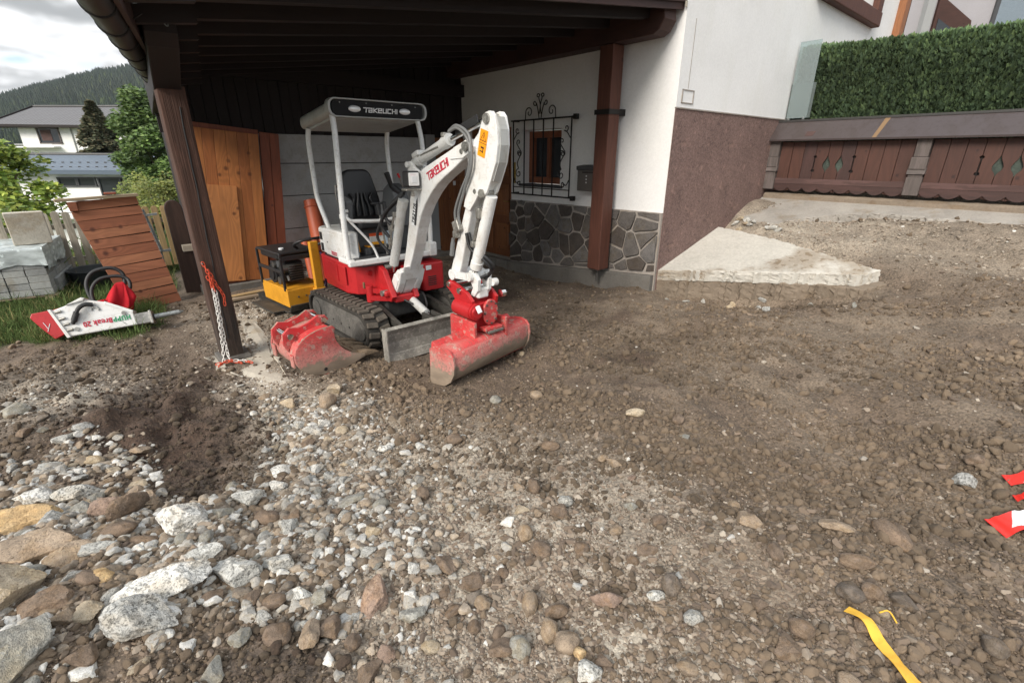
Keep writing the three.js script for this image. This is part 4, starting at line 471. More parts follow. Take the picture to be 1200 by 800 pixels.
// ---------- mini excavator ----------
const EX = [2.45, 0, -5.05];
{
  const t = thing('mini_excavator', 'red and white mini excavator with canopy and red grading bucket', 'excavator', EX);
  const turnU = g => { g.translate(-2.42, 0, 5.05); g.rotateY(.05); g.translate(2.42, 0, -5.05); return g; };   // undercarriage slewed a little against the upper body
  // tracks
  const R = .195, zf = -4.52, zr = -5.62, cy = .20;
  const lugG = merge([rb(.118, .034, .062, .012, 0, .012, 0)]);
  for (const [x0, x1, s] of [[1.75, 2.01, -1], [2.83, 3.09, 1]]) {
    const ring = (r, n = 14) => { const a = []; for (let i = 0; i <= n; i++) { const u = -Math.PI / 2 + Math.PI * i / n; a.push([zf + Math.cos(u) * r, cy + Math.sin(u) * r]); } for (let i = 0; i <= n; i++) { const u = Math.PI / 2 + Math.PI * i / n; a.push([zr + Math.cos(u) * r, cy + Math.sin(u) * r]); } return a; };
    const sh = new THREE.Shape(ring(R).map(p => new THREE.Vector2(-p[0], p[1]))); sh.holes.push(new THREE.Path(ring(R - .035).map(p => new THREE.Vector2(-p[0], p[1])).reverse()));
    const bg = new THREE.ExtrudeGeometry(sh, { depth: x1 - x0 - .012, bevelEnabled: true, bevelThickness: .006, bevelSize: .005, bevelOffset: -.005, bevelSegments: 1 }); bg.rotateY(Math.PI / 2); bg.translate(x0 + .006, 0, 0);
    const tk = PW('track', turnU(bg), M.rubber, t); tk.userData.label = s < 0 ? 'near dusty rubber track' : 'far dusty rubber track';
    const per = 2 * Math.PI * R + 2 * (zf - zr), n = 34;
    for (let i = 0; i < n; i++) for (const row of [0, 1]) {
      let d = ((i + row * .5) / n) * per, z, y, ang; const L = zf - zr, h = Math.PI * R;
      if (d < L) { z = zr + d; y = cy + R; ang = 0; } else if (d < L + h) { const u = (d - L) / R; z = zf + Math.sin(u) * R; y = cy + Math.cos(u) * R; ang = u; } else if (d < 2 * L + h) { z = zf - (d - L - h); y = cy - R; ang = Math.PI; } else { const u = (d - 2 * L - h) / R; z = zr - Math.sin(u) * R; y = cy - Math.cos(u) * R; ang = Math.PI + u; }
      const o = new THREE.Mesh(lugG, M.rubberDust); o.name = 'tread_lug'; o.castShadow = o.receiveShadow = true; const p = V(row ? x1 - .068 : x0 + .068, y, z); p.sub(V(2.42, 0, -5.05)).applyAxisAngle(V(0, 1, 0), .05).add(V(2.42, 0, -5.05)); o.position.set(p.x - EX[0], p.y - EX[1], p.z - EX[2]); o.rotation.set(ang, .05, 0, 'YXZ'); o.rotateY(row ? .18 : -.18); tk.add(o);
    }
    const fr = (r, e) => { const a = []; for (let i = 0; i <= 10; i++) { const u = -Math.PI / 2 + Math.PI * i / 10; a.push([zf + e + Math.cos(u) * r, cy + Math.sin(u) * r]); } for (let i = 0; i <= 10; i++) { const u = Math.PI / 2 + Math.PI * i / 10; a.push([zr + e + Math.cos(u) * r, cy + Math.sin(u) * r]); } return a; };
    PW('track_frame', turnU(exX(fr(R - .045, -.005), x0 + .028, x1 - .02, .012)), M.frameDust, tk);
    const xo = s < 0 ? x0 + .012 : x1 - .012; PW('sprocket', turnU(cyl([xo, cy, zr], [xo + (s < 0 ? .03 : -.03), cy, zr], .11, .11, 20)), M.frameDust, tk);
    PW('idler', turnU(merge([cyl([xo, cy, zf], [xo + (s < 0 ? .03 : -.03), cy, zf], .10, .10, 20), cyl([xo - s * -.004, cy, zf], [xo + .02, cy, zf], .04, .04, 12)])), M.frameDust, tk);
    PW('bolt', turnU(merge([-5.4, -5.2, -5.0, -4.8].map(z => cyl([x0 + .02, .17, z], [x0 + .034, .17, z], .012, .012, 6)))), M.steelGrey, tk);
  }
  PW('undercarriage', [turnU(merge([rbx(2.16, 2.68, .20, .44, -5.5, -4.65, .04), rbx(2.0, 2.85, .22, .34, -5.35, -5.15, .02), rbx(2.0, 2.85, .22, .34, -4.95, -4.75, .02), cyl([2.42, .40, -5.05], [2.42, .50, -5.05], .30, .30, 28)]))], M.under, t);
  // dozer blade
  const bl = PW('dozer_blade', [exX([[-4.02, .03], [-3.965, .03], [-3.985, .09], [-3.99, .2], [-3.965, .30], [-3.94, .345], [-3.985, .36], [-4.01, .33], [-4.03, .2]], 1.83, 2.96, .006)], M.blade, t);
  PW('blade_edge', [exX([[-3.962, .005], [-3.95, .005], [-3.968, .085], [-3.982, .085]], 1.83, 2.96, .002), rbx(1.815, 1.835, .01, .35, -4.03, -3.935, .006), rbx(2.955, 2.975, .01, .35, -4.03, -3.935, .006)], M.blade, bl);
  PW('blade_arm', [bar([2.12, .34, -4.72], [2.08, .22, -4.0], .05, .09)], M.bladeDark, bl); PW('blade_arm', [bar([2.72, .34, -4.72], [2.76, .22, -4.0], .05, .09)], M.bladeDark, bl);
  PW('blade_bracket', [rbx(2.36, 2.39, .2, .36, -4.2, -3.99, .006), rbx(2.47, 2.50, .2, .36, -4.2, -3.99, .006)], M.bladeDark, bl);
  const bc = PW('blade_cylinder', [cyl([2.43, .45, -4.62], [2.43, .33, -4.22], .045), cyl([2.43, .46, -4.66], [2.43, .445, -4.60], .05)], M.cyl, t); PW('rod', cyl([2.43, .33, -4.22], [2.43, .29, -4.08], .024), M.chrome, bc);
  PW('blade_hose', [tube([[2.5, .44, -4.7], [2.56, .47, -4.5], [2.52, .38, -4.35], [2.47, .37, -4.3]], .012, 20, 6), tube([[2.36, .44, -4.7], [2.3, .46, -4.55], [2.38, .40, -4.4]], .012, 20, 6)], M.hose, t);
  // red lower body, plan outline with rounded corners and a cut-out for the swing post
  const plan = (x0, x1, z0, z1, r) => { const a = []; const arc = (cx, cz, u0) => { for (let i = 0; i <= 6; i++) { const u = u0 + Math.PI / 2 * i / 6; a.push([cx + Math.cos(u) * r, cz + Math.sin(u) * r]); } }; arc(x1 - r, z1 - r, 0); arc(x0 + r, z1 - r, Math.PI / 2); arc(x0 + r, z0 + r, Math.PI); arc(x1 - r, z0 + r, Math.PI * 1.5); return a; };
  PW('lower_body', [exY(plan(1.94, 2.96, -5.86, -4.99, .12), .50, .80, .012), exY(plan(1.955, 2.945, -5.84, -5.0, .13), .445, .51, .012), exY([[1.94, -5.1], [2.0, -4.93], [2.22, -4.80], [2.26, -4.80], [2.26, -5.1]], .46, .78, .012), exY(plan(2.66, 2.95, -5.1, -4.63, .05), .44, .76, .015)], M.mRed, t);
  PW('side_panel', [rbx(1.928, 1.945, .56, .76, -5.62, -5.28, .006), rbx(1.928, 1.945, .56, .76, -5.24, -5.05, .006)], M.mRed, t);
  PW('vent', [0, 1, 2, 3, 4].map(i => rbx(2.72, 2.83, .50 + i * .024, .511 + i * .024, -4.634, -4.622, .003)), M.black, t);
  PW('reflector', rbx(2.05, 2.075, .53, .60, -4.905, -4.885, .008, 0), M.rust, t); PW('round_cap', cyl([2.12, .70, -4.88], [2.125, .70, -4.835], .028), M.mRed, t);
  PW('plate', rbx(2.70, 2.77, .685, .735, -4.635, -4.622, .003), M.labelWhite, t);
  PW('gap_strip', exY(plan(1.97, 2.94, -5.8, -4.80, .1), .79, .835, .004), M.black, t);
  // white hood round the seat
  const hood = PW('hood', [exY(plan(1.95, 2.95, -5.86, -5.50, .13), .83, 1.12, .025), exY([[1.95, -5.6], [1.95, -5.05], [1.985, -4.96], [2.06, -4.94], [2.10, -5.0], [2.13, -5.6]], .82, 1.13, .02), exY([[2.93, -5.6], [2.95, -5.05], [2.9, -4.98], [2.82, -5.0], [2.78, -5.6]], .82, 1.10, .02)], M.mWhite, t);
  PW('vent', [rbx(1.942, 1.956, .98, 1.07, -5.73, -5.66, .008), rbx(1.942, 1.956, .85, .945, -5.72, -5.65, .008)], M.black, hood);
  PW('cover', [rbx(1.942, 1.955, .90, 1.08, -5.58, -5.30, .01)], M.mWhite, hood); PW('cover_latch', rbx(1.938, 1.945, .97, .985, -5.50, -5.48, .002), M.darkGrey, hood);
  { const g = text('TB217', .042); g.rotateY(-Math.PI / 2); g.translate(1.944, .845, -5.42); PW('model_number', g, M.letterRed, hood); }
  // floor, front edge and pedestal
  PW('floor', [rbx(2.0, 2.85, .80, .865, -5.3, -4.72, .01)], M.darkGrey, t);
  PW('floor_frame', [rbx(1.85, 2.88, .825, .885, -4.75, -4.69, .015), rbx(1.855, 1.92, .84, .90, -5.0, -4.70, .015), rbx(2.80, 2.90, .82, .98, -4.82, -4.68, .02)], M.mWhite, t);
  const ped = PW('seat_base', [rbx(2.10, 2.80, .86, 1.14, -5.5, -5.10, .02), rbx(2.16, 2.6, .86, .95, -5.12, -4.98, .02)], M.darkGrey, t);
  const lab1 = labelTex(128, 96, (c, w, h) => { c.fillStyle = '#e8e6e0'; c.fillRect(0, 0, w, h); c.fillStyle = '#d4521f'; c.fillRect(0, 0, w, 26); c.fillStyle = '#e9a21c'; c.fillRect(0, 72, w, 24); c.fillStyle = '#888'; for (let i = 0; i < 5; i++) c.fillRect(8, 32 + i * 8, 104 - (i * 17) % 40, 3); });
  const lab2 = labelTex(128, 128, (c, w, h) => { c.fillStyle = '#c9d8e2'; c.fillRect(0, 0, w, h); c.fillStyle = '#93a6b5'; for (let i = 0; i < 9; i++) c.fillRect(8, 10 + i * 13, 50 - (i * 13) % 22, 4); c.strokeStyle = '#8497a6'; c.lineWidth = 3; c.strokeRect(66, 12, 50, 44); c.strokeRect(66, 66, 50, 50); });
  decal('warning_label', .17, .13, lab1, ped, [2.36 - EX[0], 1.02, -5.096 - EX[2]], [0, 0, 0]); decal('notice_label', .19, .17, lab2, ped, [2.56 - EX[0], 1.01, -5.096 - EX[2]], [0, 0, 0]);
  PW('yellow_lever', [rbx(2.20, 2.25, .90, .96, -5.1, -5.0, .01), cyl([2.14, .9, -5.08], [2.12, 1.02, -5.08], .012)], M.orangeLabel, ped); PW('lock_box', rbx(2.22, 2.44, .875, .95, -5.06, -4.97, .012), M.black, ped);
  // seat
  const seat = PW('seat', [rbx(2.14, 2.60, 1.13, 1.25, -5.45, -5.02, .05)], M.seat, t);
  { const sh = new THREE.Shape(); sh.moveTo(-.2, 0); sh.lineTo(.2, 0); sh.quadraticCurveTo(.25, .12, .215, .26); sh.lineTo(.165, .47); sh.quadraticCurveTo(.14, .54, .08, .54); sh.lineTo(-.08, .54); sh.quadraticCurveTo(-.14, .54, -.165, .47); sh.lineTo(-.215, .26); sh.quadraticCurveTo(-.25, .12, -.2, 0); const g = new THREE.ExtrudeGeometry(sh, { depth: .05, bevelEnabled: true, bevelThickness: .03, bevelSize: .03, bevelOffset: -.02, bevelSegments: 4, curveSegments: 10 }); g.rotateX(-.12); g.translate(2.37, 1.20, -5.47); PW('backrest', toCreasedNormals(g, .6), M.seat, seat);
    for (const x of [-.13, -.065, 0, .065, .13]) PW('cushion_rib', tube([[2.37 + x * 1.15, 1.24, -5.365], [2.37 + x * 1.1, 1.34, -5.375], [2.37 + x * .75, 1.43, -5.392], [2.37 + x * (Math.abs(x) > .1 ? 1.05 : .6), 1.50, -5.402]], .017, 16, 8), M.blackShiny, seat); }
  // consoles and levers
  PW('left_console', [rb(.10, .24, .20, .03, 2.06, 1.36, -5.14, .2), rbx(2.03, 2.13, 1.1, 1.3, -5.3, -5.1, .03)], M.consoleGrey, t);
  const lc = PW('left_lever', [cyl([1.99, 1.42, -5.02], [1.965, 1.60, -5.0], .011), rb(.055, .04, .05, .012, 1.963, 1.61, -5.0)], M.black, t); PW('bracket', [tube([[1.99, 1.40, -5.02], [1.93, 1.46, -4.98], [1.915, 1.52, -4.98], [1.92, 1.62, -4.98]], .007, 14, 6)], M.fitting, lc); PW('linkage', [rbx(1.95, 2.02, 1.2, 1.48, -5.08, -5.04, .01), cyl([1.99, 1.1, -5.03], [1.99, 1.46, -5.03], .016)], M.darkGrey, lc);
  PW('right_console', [exX([[-5.42, 1.14], [-5.42, 1.40], [-5.36, 1.54], [-5.24, 1.60], [-5.12, 1.56], [-5.06, 1.44], [-5.06, 1.14]], 2.62, 2.80, .03)], M.consoleGrey, t);
  const rl = PW('right_lever', [cyl([2.62, 1.56, -5.12], [2.56, 1.72, -5.1], .024, .03), cyl([2.70, 1.5, -5.12], [2.62, 1.58, -5.12], .05, .03)], M.black, t); PW('throttle_lever', [cyl([2.76, 1.55, -5.12], [2.70, 1.70, -5.1], .006)], M.fitting, rl); PW('throttle_knob', [cyl([2.715, 1.665, -5.1], [2.695, 1.71, -5.1], .012)], M.red, rl);
  for (const x of [2.34, 2.42]) { const l = PW('travel_lever', [cyl([x, 1.35, -4.93], [x + .03, .87, -4.88], .011)], M.fitting, t); PW('grip', [cyl([x - .005, 1.42, -4.94], [x + .002, 1.30, -4.926], .02, .024), rb(.09, .022, .03, .008, x - .03, 1.42, -4.94)], M.black, l); }
  // canopy
  const slope = g => { const p = g.attributes.position; for (let i = 0; i < p.count; i++) p.setY(i, p.getY(i) + (p.getZ(i) + 4.88) * .115); g.computeVertexNormals(); return g; };
  const can = PW('canopy', [slope(exZ(rr(1.93, 2.97, 2.265, 2.40, .06), -5.78, -4.93, .012))], M.mGrey, t);
  { const o = rr(1.905, 2.985, 2.245, 2.415, .085), h = rr(1.93, 2.96, 2.258, 2.402, .07).getPoints(8).reverse(); o.holes.push(new THREE.Path(h)); PW('front_rim', exZ(o, -4.96, -4.87, .004), M.mGrey, can); }
  PW('visor', [exZ(rr(1.95, 2.94, 2.262, 2.395, .055), -4.93, -4.885, .004)], M.visor, can);
  PW('underside', [slope(exZ(rr(1.98, 2.92, 2.245, 2.27, .01), -5.72, -4.99, .004))], M.mGrey, can);
  for (const x of [2.175, 2.725]) { const g = new THREE.SphereGeometry(1, 20, 12); g.scale(.065, .030, .02); g.translate(x, 2.325, -4.886); const l = PW('canopy_light', g, M.lamp, can); }
  { const g = strokeWord('TAKEUCHI', .37, .036, .009, .004); g.translate(2.27, 2.302, -4.884); PW('logo', g, M.letterWhite, can); }
  PW('bolt', [[2.03, 2.375], [2.3, 2.38], [2.58, 2.38], [2.85, 2.375]].map(([x, y]) => cyl([x, y, -4.886], [x, y, -4.878], .006, .006, 6)), M.fitting, can);
  const post = (pts, r) => tube(pts, r, 30, 10, false, .3);
  PW('canopy_post', [post([[1.955, 2.27, -4.92], [1.945, 2.1, -4.88], [1.875, 1.42, -4.76], [1.865, 1.15, -4.75], [1.87, .86, -4.74]], .028)], M.mWhite, t).userData.label = 'front left canopy post';
  PW('canopy_post', [post([[2.885, 2.27, -4.92], [2.89, 2.05, -4.86], [2.87, 1.6, -4.78], [2.86, 1.1, -4.75], [2.84, .86, -4.74]], .026)], M.mWhite, t);
  PW('canopy_post', [post([[1.97, 2.17, -5.66], [1.96, 2.02, -5.69], [1.97, 1.5, -5.70], [1.975, 1.38, -5.66], [2.0, 1.10, -5.52]], .027)], M.mWhite, t);
  PW('canopy_post', [post([[2.9, 2.17, -5.66], [2.92, 2.0, -5.74], [2.93, 1.6, -5.74], [2.93, 1.1, -5.7]], .027)], M.mWhite, t);
  PW('post_bracket', [rb(.075, .05, .06, .01, 1.885, 1.33, -4.77), cyl([1.86, 1.38, -4.765], [1.93, 1.38, -4.765], .016)], M.mWhite, t);
  PW('grab_bar', [tube([[1.875, 1.36, -4.755], [1.93, 1.29, -4.74], [2.05, 1.275, -4.74], [2.25, 1.262, -4.74], [2.42, 1.275, -4.74]], .019, 26, 8), tube([[1.92, 1.29, -4.74], [2.08, 1.10, -4.74], [2.15, .99, -4.735], [2.19, .87, -4.73]], .013, 16, 8), tube([[1.955, .95, -4.93], [1.95, 1.3, -4.93]], .02, 6, 8), cyl([2.42, 1.275, -4.74], [2.43, .87, -4.74], .012)], M.mWhite, t);
  // swing post
  const sw = PW('swing_bracket', [exX([[-4.86, .44], [-4.86, .74], [-4.74, .80], [-4.62, .76], [-4.52, .60], [-4.45, .50], [-4.5, .44]], 2.17, 2.23, .01), exX([[-4.86, .44], [-4.86, .70], [-4.74, .76], [-4.6, .70], [-4.50, .56], [-4.45, .46], [-4.5, .42]], 2.44, 2.50, .01), rbx(2.22, 2.45, .42, .50, -4.9, -4.48, .02), rbx(2.22, 2.45, .42, .78, -4.88, -4.80, .02), cyl([2.33, .40, -4.72], [2.33, .66, -4.72], .075), rbx(2.27, 2.64, .47, .54, -4.84, -4.72, .02), rbx(2.12, 2.3, .50, .56, -4.82, -4.5, .02)], M.mRed, t);
  PW('swing_pin', [cyl([2.10, .535, -4.56], [2.53, .535, -4.56], .032), cyl([2.24, .77, -4.72], [2.36, .77, -4.72], .03)], M.fitting, sw);
  PW('swing_link', [bar([2.06, .55, -4.74], [2.3, .50, -4.60], .07, .05), bar([2.04, .47, -4.72], [2.30, .44, -4.58], .08, .05), cyl([2.05, .42, -4.73], [2.05, .60, -4.73], .04)], M.mRed, sw);
  // boom
  const boomP = [[-4.60, .50], [-4.60, .58], [-4.51, .74], [-4.47, .80], [-4.36, 1.05], [-4.28, 1.27], [-4.22, 1.50], [-4.17, 1.62], [-4.06, 1.73], [-3.93, 1.795], [-3.75, 1.855], [-3.57, 1.915], [-3.36, 1.985], [-3.26, 2.02], [-3.19, 2.005], [-3.165, 1.965], [-3.18, 1.925], [-3.24, 1.90], [-3.34, 1.855], [-3.45, 1.795], [-3.6, 1.725], [-3.72, 1.66], [-3.83, 1.58], [-3.95, 1.47], [-4.04, 1.36], [-4.11, 1.24], [-4.18, 1.08], [-4.25, .95], [-4.36, .77], [-4.43, .66], [-4.50, .54], [-4.55, .49]];
  const boom = PW('boom', exX(boomP, 2.335, 2.465, .012), M.mWhite, t);
  PW('boom_foot', [exX([[-4.64, .49], [-4.63, .58], [-4.53, .72], [-4.44, .79], [-4.36, .77], [-4.42, .64], [-4.50, .53], [-4.57, .47]], 2.245, 2.325, .012), exX([[-4.64, .49], [-4.63, .58], [-4.53, .72], [-4.44, .79], [-4.36, .77], [-4.42, .64], [-4.50, .53], [-4.57, .47]], 2.455, 2.535, .012), exX([[-4.50, .70], [-4.44, .80], [-4.33, .83], [-4.40, .68]], 2.27, 2.51, .02)], M.mWhite, boom);
  PW('boom_pin', cyl([2.22, .535, -4.57], [2.56, .535, -4.57], .034), M.fitting, boom);
  PW('reinforcement_plate', [exX([[-3.48, 1.87], [-3.42, 1.96], [-3.25, 2.01], [-3.19, 1.99], [-3.19, 1.93], [-3.3, 1.88]], 2.325, 2.34, .003), exX([[-4.62, .50], [-4.6, .60], [-4.50, .74], [-4.42, .68], [-4.52, .53], [-4.57, .48]], 2.238, 2.25, .003)], M.mWhite, boom);
  PW('boom_tip_pin', [cyl([2.30, 1.965, -3.24], [2.50, 1.965, -3.24], .036), cyl([2.318, 1.93, -3.31], [2.336, 1.93, -3.31], .02)], M.fitting, boom);
  { const g = strokeWord('TAKEUCHI', .37, .058, .0105, .003); const sl = Math.atan2(.155, .40); g.rotateZ(sl); g.rotateY(-Math.PI / 2); g.translate(2.333, 1.695, -3.85); PW('logo', g, M.letterRed, boom); }
  PW('stripe_label', [exX([[-4.20, 1.26], [-4.12, 1.52], [-4.05, 1.565], [-4.06, 1.52], [-4.14, 1.26]], 2.330, 2.336, 0)], M.labelWhite, boom); PW('stripe', [exX([[-4.155, 1.27], [-4.085, 1.50], [-4.06, 1.53], [-4.07, 1.46], [-4.13, 1.27]], 2.327, 2.331, 0)], M.black, boom);
  { const g = text('TB217R', .042, .002); g.rotateZ(1.25); g.rotateY(-Math.PI / 2); g.translate(2.329, 1.28, -4.16); PW('model_number', g, M.darkGrey, boom); }
  // work light at the bend
  const wl = PW('work_light', [rb(.13, .14, .11, .02, 2.255, 1.70, -4.02)], M.black, t); PW('lens', [rb(.105, .115, .02, .014, 2.252, 1.70, -3.965)], M.lamp, wl); PW('reflector', [rb(.05, .06, .01, .01, 2.25, 1.70, -3.954)], M.labelWhite, wl); PW('bracket', [rb(.20, .02, .10, .006, 2.28, 1.61, -4.03), rb(.03, .06, .02, .006, 2.25, 1.58, -4.0)], M.fitting, wl);
  PW('pivot_lug', [exX([[-4.22, 1.66], [-4.23, 1.80], [-4.20, 1.85], [-4.16, 1.85], [-4.10, 1.80], [-4.02, 1.76]], 2.34, 2.37, .006), exX([[-4.22, 1.66], [-4.23, 1.80], [-4.20, 1.85], [-4.16, 1.85], [-4.10, 1.80], [-4.02, 1.76]], 2.43, 2.46, .006), cyl([2.31, 1.82, -4.19], [2.49, 1.82, -4.19], .026)], M.mWhite, boom);
  // arm cylinder on top of the boom
  const ac = PW('arm_cylinder', [cyl([2.40, 1.83, -4.18], [2.40, 2.015, -3.60], .046, .046, 20), cyl([2.40, 1.998, -3.655], [2.40, 2.025, -3.575], .054, .054, 20), cyl([2.40, 1.855, -4.10], [2.40, 1.87, -4.05], .056), rb(.12, .05, .12, .015, 2.40, 1.91, -4.08, -.3)], M.cyl, t);
  PW('rod', cyl([2.40, 2.02, -3.58], [2.42, 2.155, -3.09], .024, .024, 14), M.chrome, ac); PW('rod_cover', [bar([2.38, 2.08, -3.46], [2.38, 2.16, -3.16], .012, .06)], M.hose, ac); PW('cylinder_port', [rb(.05, .045, .07, .01, 2.38, 1.905, -4.06), rb(.04, .04, .05, .01, 2.37, 2.06, -3.62), cyl([2.36, 1.90, -4.0], [2.36, 1.97, -3.7], .010)], M.fitting, ac);
  // boom cylinder on the cab side
  const bcy = PW('boom_cylinder', [cyl([2.29, .82, -4.585], [2.285, 1.42, -4.30], .048, .048, 18), cyl([2.285, 1.42, -4.30], [2.29, 1.50, -4.26], .052)], M.cyl, t); PW('rod', cyl([2.29, .74, -4.62], [2.29, .84, -4.575], .022), M.chrome, bcy); PW('cylinder_fitting', [rb(.05, .07, .05, .012, 2.235, 1.08, -4.50), rb(.045, .06, .05, .012, 2.235, 1.22, -4.44), cyl([2.225, 1.0, -4.52], [2.225, 1.36, -4.36], .011), rb(.04, .05, .04, .01, 2.232, 1.36, -4.36)], M.fitting, bcy);
  PW('boom_hose', [tube([[2.25, 1.22, -4.42], [2.20, 1.33, -4.50], [2.23, 1.46, -4.38], [2.32, 1.60, -4.24]], .018, 24, 8), tube([[2.24, 1.1, -4.5], [2.18, 1.24, -4.56], [2.20, 1.40, -4.44], [2.3, 1.56, -4.26]], .018, 24, 8), tube([[2.24, .95, -4.56], [2.16, 1.12, -4.64], [2.20, 1.36, -4.48], [2.29, 1.52, -4.3]], .015, 24, 8)], M.hose, t);
  // arm
  const earP = [[-3.00, 2.205], [-3.045, 2.195], [-3.08, 2.15], [-3.13, 2.06], [-3.22, 1.99], [-3.29, 1.94], [-3.275, 1.80], [-3.33, 1.60], [-3.36, 1.50], [-3.28, 1.47], [-3.20, 1.55], [-3.16, 1.60], [-3.10, 1.585], [-3.04, 1.63], [-2.99, 1.72], [-2.925, 1.85], [-2.90, 1.97], [-2.905, 2.08], [-2.93, 2.17], [-2.96, 2.20]];
  const arm = PW('arm', [exX([[-3.29, 1.94], [-3.275, 1.80], [-3.36, 1.50], [-3.50, 1.20], [-3.625, .92], [-3.58, .86], [-3.50, .89], [-3.46, .97], [-3.36, 1.25], [-3.28, 1.47], [-3.22, 1.60], [-3.10, 1.62], [-2.99, 1.72], [-2.925, 1.85], [-2.90, 1.97], [-2.92, 2.08], [-2.98, 2.10], [-3.1, 2.02], [-3.2, 1.97]], 2.380, 2.465, .012)], M.mWhite, t);
  PW('arm_plate', exX(earP, 2.362, 2.386, .005), M.mWhite, arm); PW('arm_plate', exX(earP, 2.460, 2.484, .005), M.mWhite, arm);
  PW('arm_face', [exX([[-2.93, 2.165], [-2.898, 2.08], [-2.89, 1.97], [-2.915, 1.85], [-2.985, 1.71], [-3.0, 1.73], [-2.94, 1.86], [-2.92, 1.97], [-2.925, 2.08], [-2.95, 2.15]], 2.385, 2.461, .003)], M.mGrey, arm);
  PW('pin', [cyl([2.345, 2.155, -3.02], [2.50, 2.155, -3.02], .036), cyl([2.345, 1.62, -3.10], [2.50, 1.62, -3.10], .033), cyl([2.36, 1.63, -3.2], [2.38, 1.63, -3.2], .02)], M.fitting, arm);
  const warn = labelTex(96, 192, (c, w, h) => { c.fillStyle = '#f29a12'; c.fillRect(0, 0, w, h); c.strokeStyle = '#1a1a1a'; c.lineWidth = 5; c.beginPath(); c.moveTo(48, 18); c.lineTo(82, 78); c.lineTo(14, 78); c.closePath(); c.stroke(); c.fillStyle = '#1a1a1a'; c.fillRect(45, 38, 6, 22); c.fillRect(45, 65, 6, 6); c.fillRect(0, 94, w, 4); c.fillRect(30, 120, 40, 12); c.fillRect(56, 120, 10, 44); c.fillRect(22, 150, 34, 8); });
  decal('warning_label', .095, .195, warn, arm, [2.3595 - EX[0], 1.985, -3.075 - EX[2]], [0, -Math.PI / 2, 0]).rotateZ(-.28);
  PW('arm_hose', [tube([[2.34, 2.08, -3.5], [2.335, 2.10, -3.36], [2.33, 2.0, -3.22], [2.335, 1.80, -3.23], [2.34, 1.62, -3.36], [2.345, 1.46, -3.46], [2.355, 1.34, -3.47]], .0125, 50, 8), tube([[2.36, 2.09, -3.52], [2.34, 2.12, -3.38], [2.325, 2.04, -3.2], [2.325, 1.84, -3.18], [2.335, 1.64, -3.30], [2.345, 1.46, -3.41], [2.355, 1.34, -3.42]], .0125, 50, 8)], M.hoseGrey, t);
  PW('hose_clamp', [rb(.05, .10, .09, .012, 2.352, 1.33, -3.45, -.4), rb(.05, .06, .06, .012, 2.352, 1.26, -3.47), cyl([2.345, 1.40, -3.43], [2.345, 1.22, -3.50], .012)], M.fitting, arm); PW('grease_tube', [cyl([2.352, 1.18, -3.53], [2.352, 1.06, -3.56], .02), cyl([2.35, 1.22, -3.52], [2.35, 1.17, -3.53], .015)], M.hoseGrey, arm);
  // bucket cylinder in front of the arm
  const bk = PW('bucket_cylinder', [cyl([2.425, 1.60, -3.06], [2.425, 1.02, -3.28], .050, .050, 20), cyl([2.425, 1.04, -3.27], [2.425, .98, -3.295], .056)], M.mWhite, t); PW('rod', cyl([2.425, .99, -3.29], [2.425, .90, -3.33], .026), M.chrome, bk); PW('cylinder_port', [rb(.05, .09, .05, .012, 2.375, 1.46, -3.16), cyl([2.37, 1.5, -3.14], [2.37, 1.18, -3.26], .012), rb(.04, .05, .04, .01, 2.37, 1.2, -3.25)], M.fitting, bk);
  PW('bucket_hose', [tube([[2.38, 1.28, -3.36], [2.39, 1.15, -3.32], [2.44, 1.06, -3.20], [2.50, .98, -3.18], [2.52, .92, -3.24], [2.425, .88, -3.28]], .014, 40, 7), tube([[2.40, 1.28, -3.35], [2.41, 1.16, -3.30], [2.46, 1.08, -3.19], [2.52, 1.0, -3.17], [2.54, .93, -3.23], [2.5, .87, -3.27]], .014, 40, 7)], M.hose, t);
  // linkage
  const lk = PW('bucket_link', [exX([[-3.36, .95], [-3.28, .93], [-3.24, .88], [-3.25, .78], [-3.30, .72], [-3.36, .72], [-3.32, .80], [-3.36, .86], [-3.42, .88]], 2.40, 2.44, .006), exX([[-3.36, .95], [-3.28, .93], [-3.24, .88], [-3.25, .78], [-3.30, .72], [-3.36, .72], [-3.32, .80], [-3.36, .86], [-3.42, .88]], 2.52, 2.56, .006), cyl([2.36, .90, -3.33], [2.60, .90, -3.33], .04), cyl([2.34, .885, -3.56], [2.60, .885, -3.56], .05), bar([2.365, .885, -3.56], [2.365, .90, -3.34], .03, .06), bar([2.585, .885, -3.56], [2.585, .90, -3.34], .03, .06), rbx(2.42, 2.54, .70, .80, -3.36, -3.26, .02), cyl([2.56, .84, -3.24], [2.61, .84, -3.24], .035)], M.mWhite, t);
  // quick coupler with tilt head
  const qc = PW('tilt_coupler', [exX([[-3.64, .80], [-3.58, .835], [-3.44, .80], [-3.32, .76], [-3.24, .70], [-3.26, .62], [-3.38, .58], [-3.46, .60], [-3.54, .70], [-3.64, .76]], 2.33, 2.365, .006), exX([[-3.64, .80], [-3.58, .835], [-3.44, .80], [-3.32, .76], [-3.24, .70], [-3.26, .62], [-3.38, .58], [-3.46, .60], [-3.54, .70], [-3.64, .76]], 2.60, 2.635, .006), rbx(2.36, 2.61, .58, .66, -3.5, -3.26, .015), rbx(2.40, 2.57, .36, .60, -3.5, -3.30, .02)], M.mRed, t);
  PW('coupler_pin', [cyl([2.31, .795, -3.58], [2.66, .795, -3.58], .024), cyl([2.31, .765, -3.42], [2.66, .765, -3.42], .026), cyl([2.655, .72, -3.24], [2.70, .72, -3.24], .036)], M.chrome, qc);
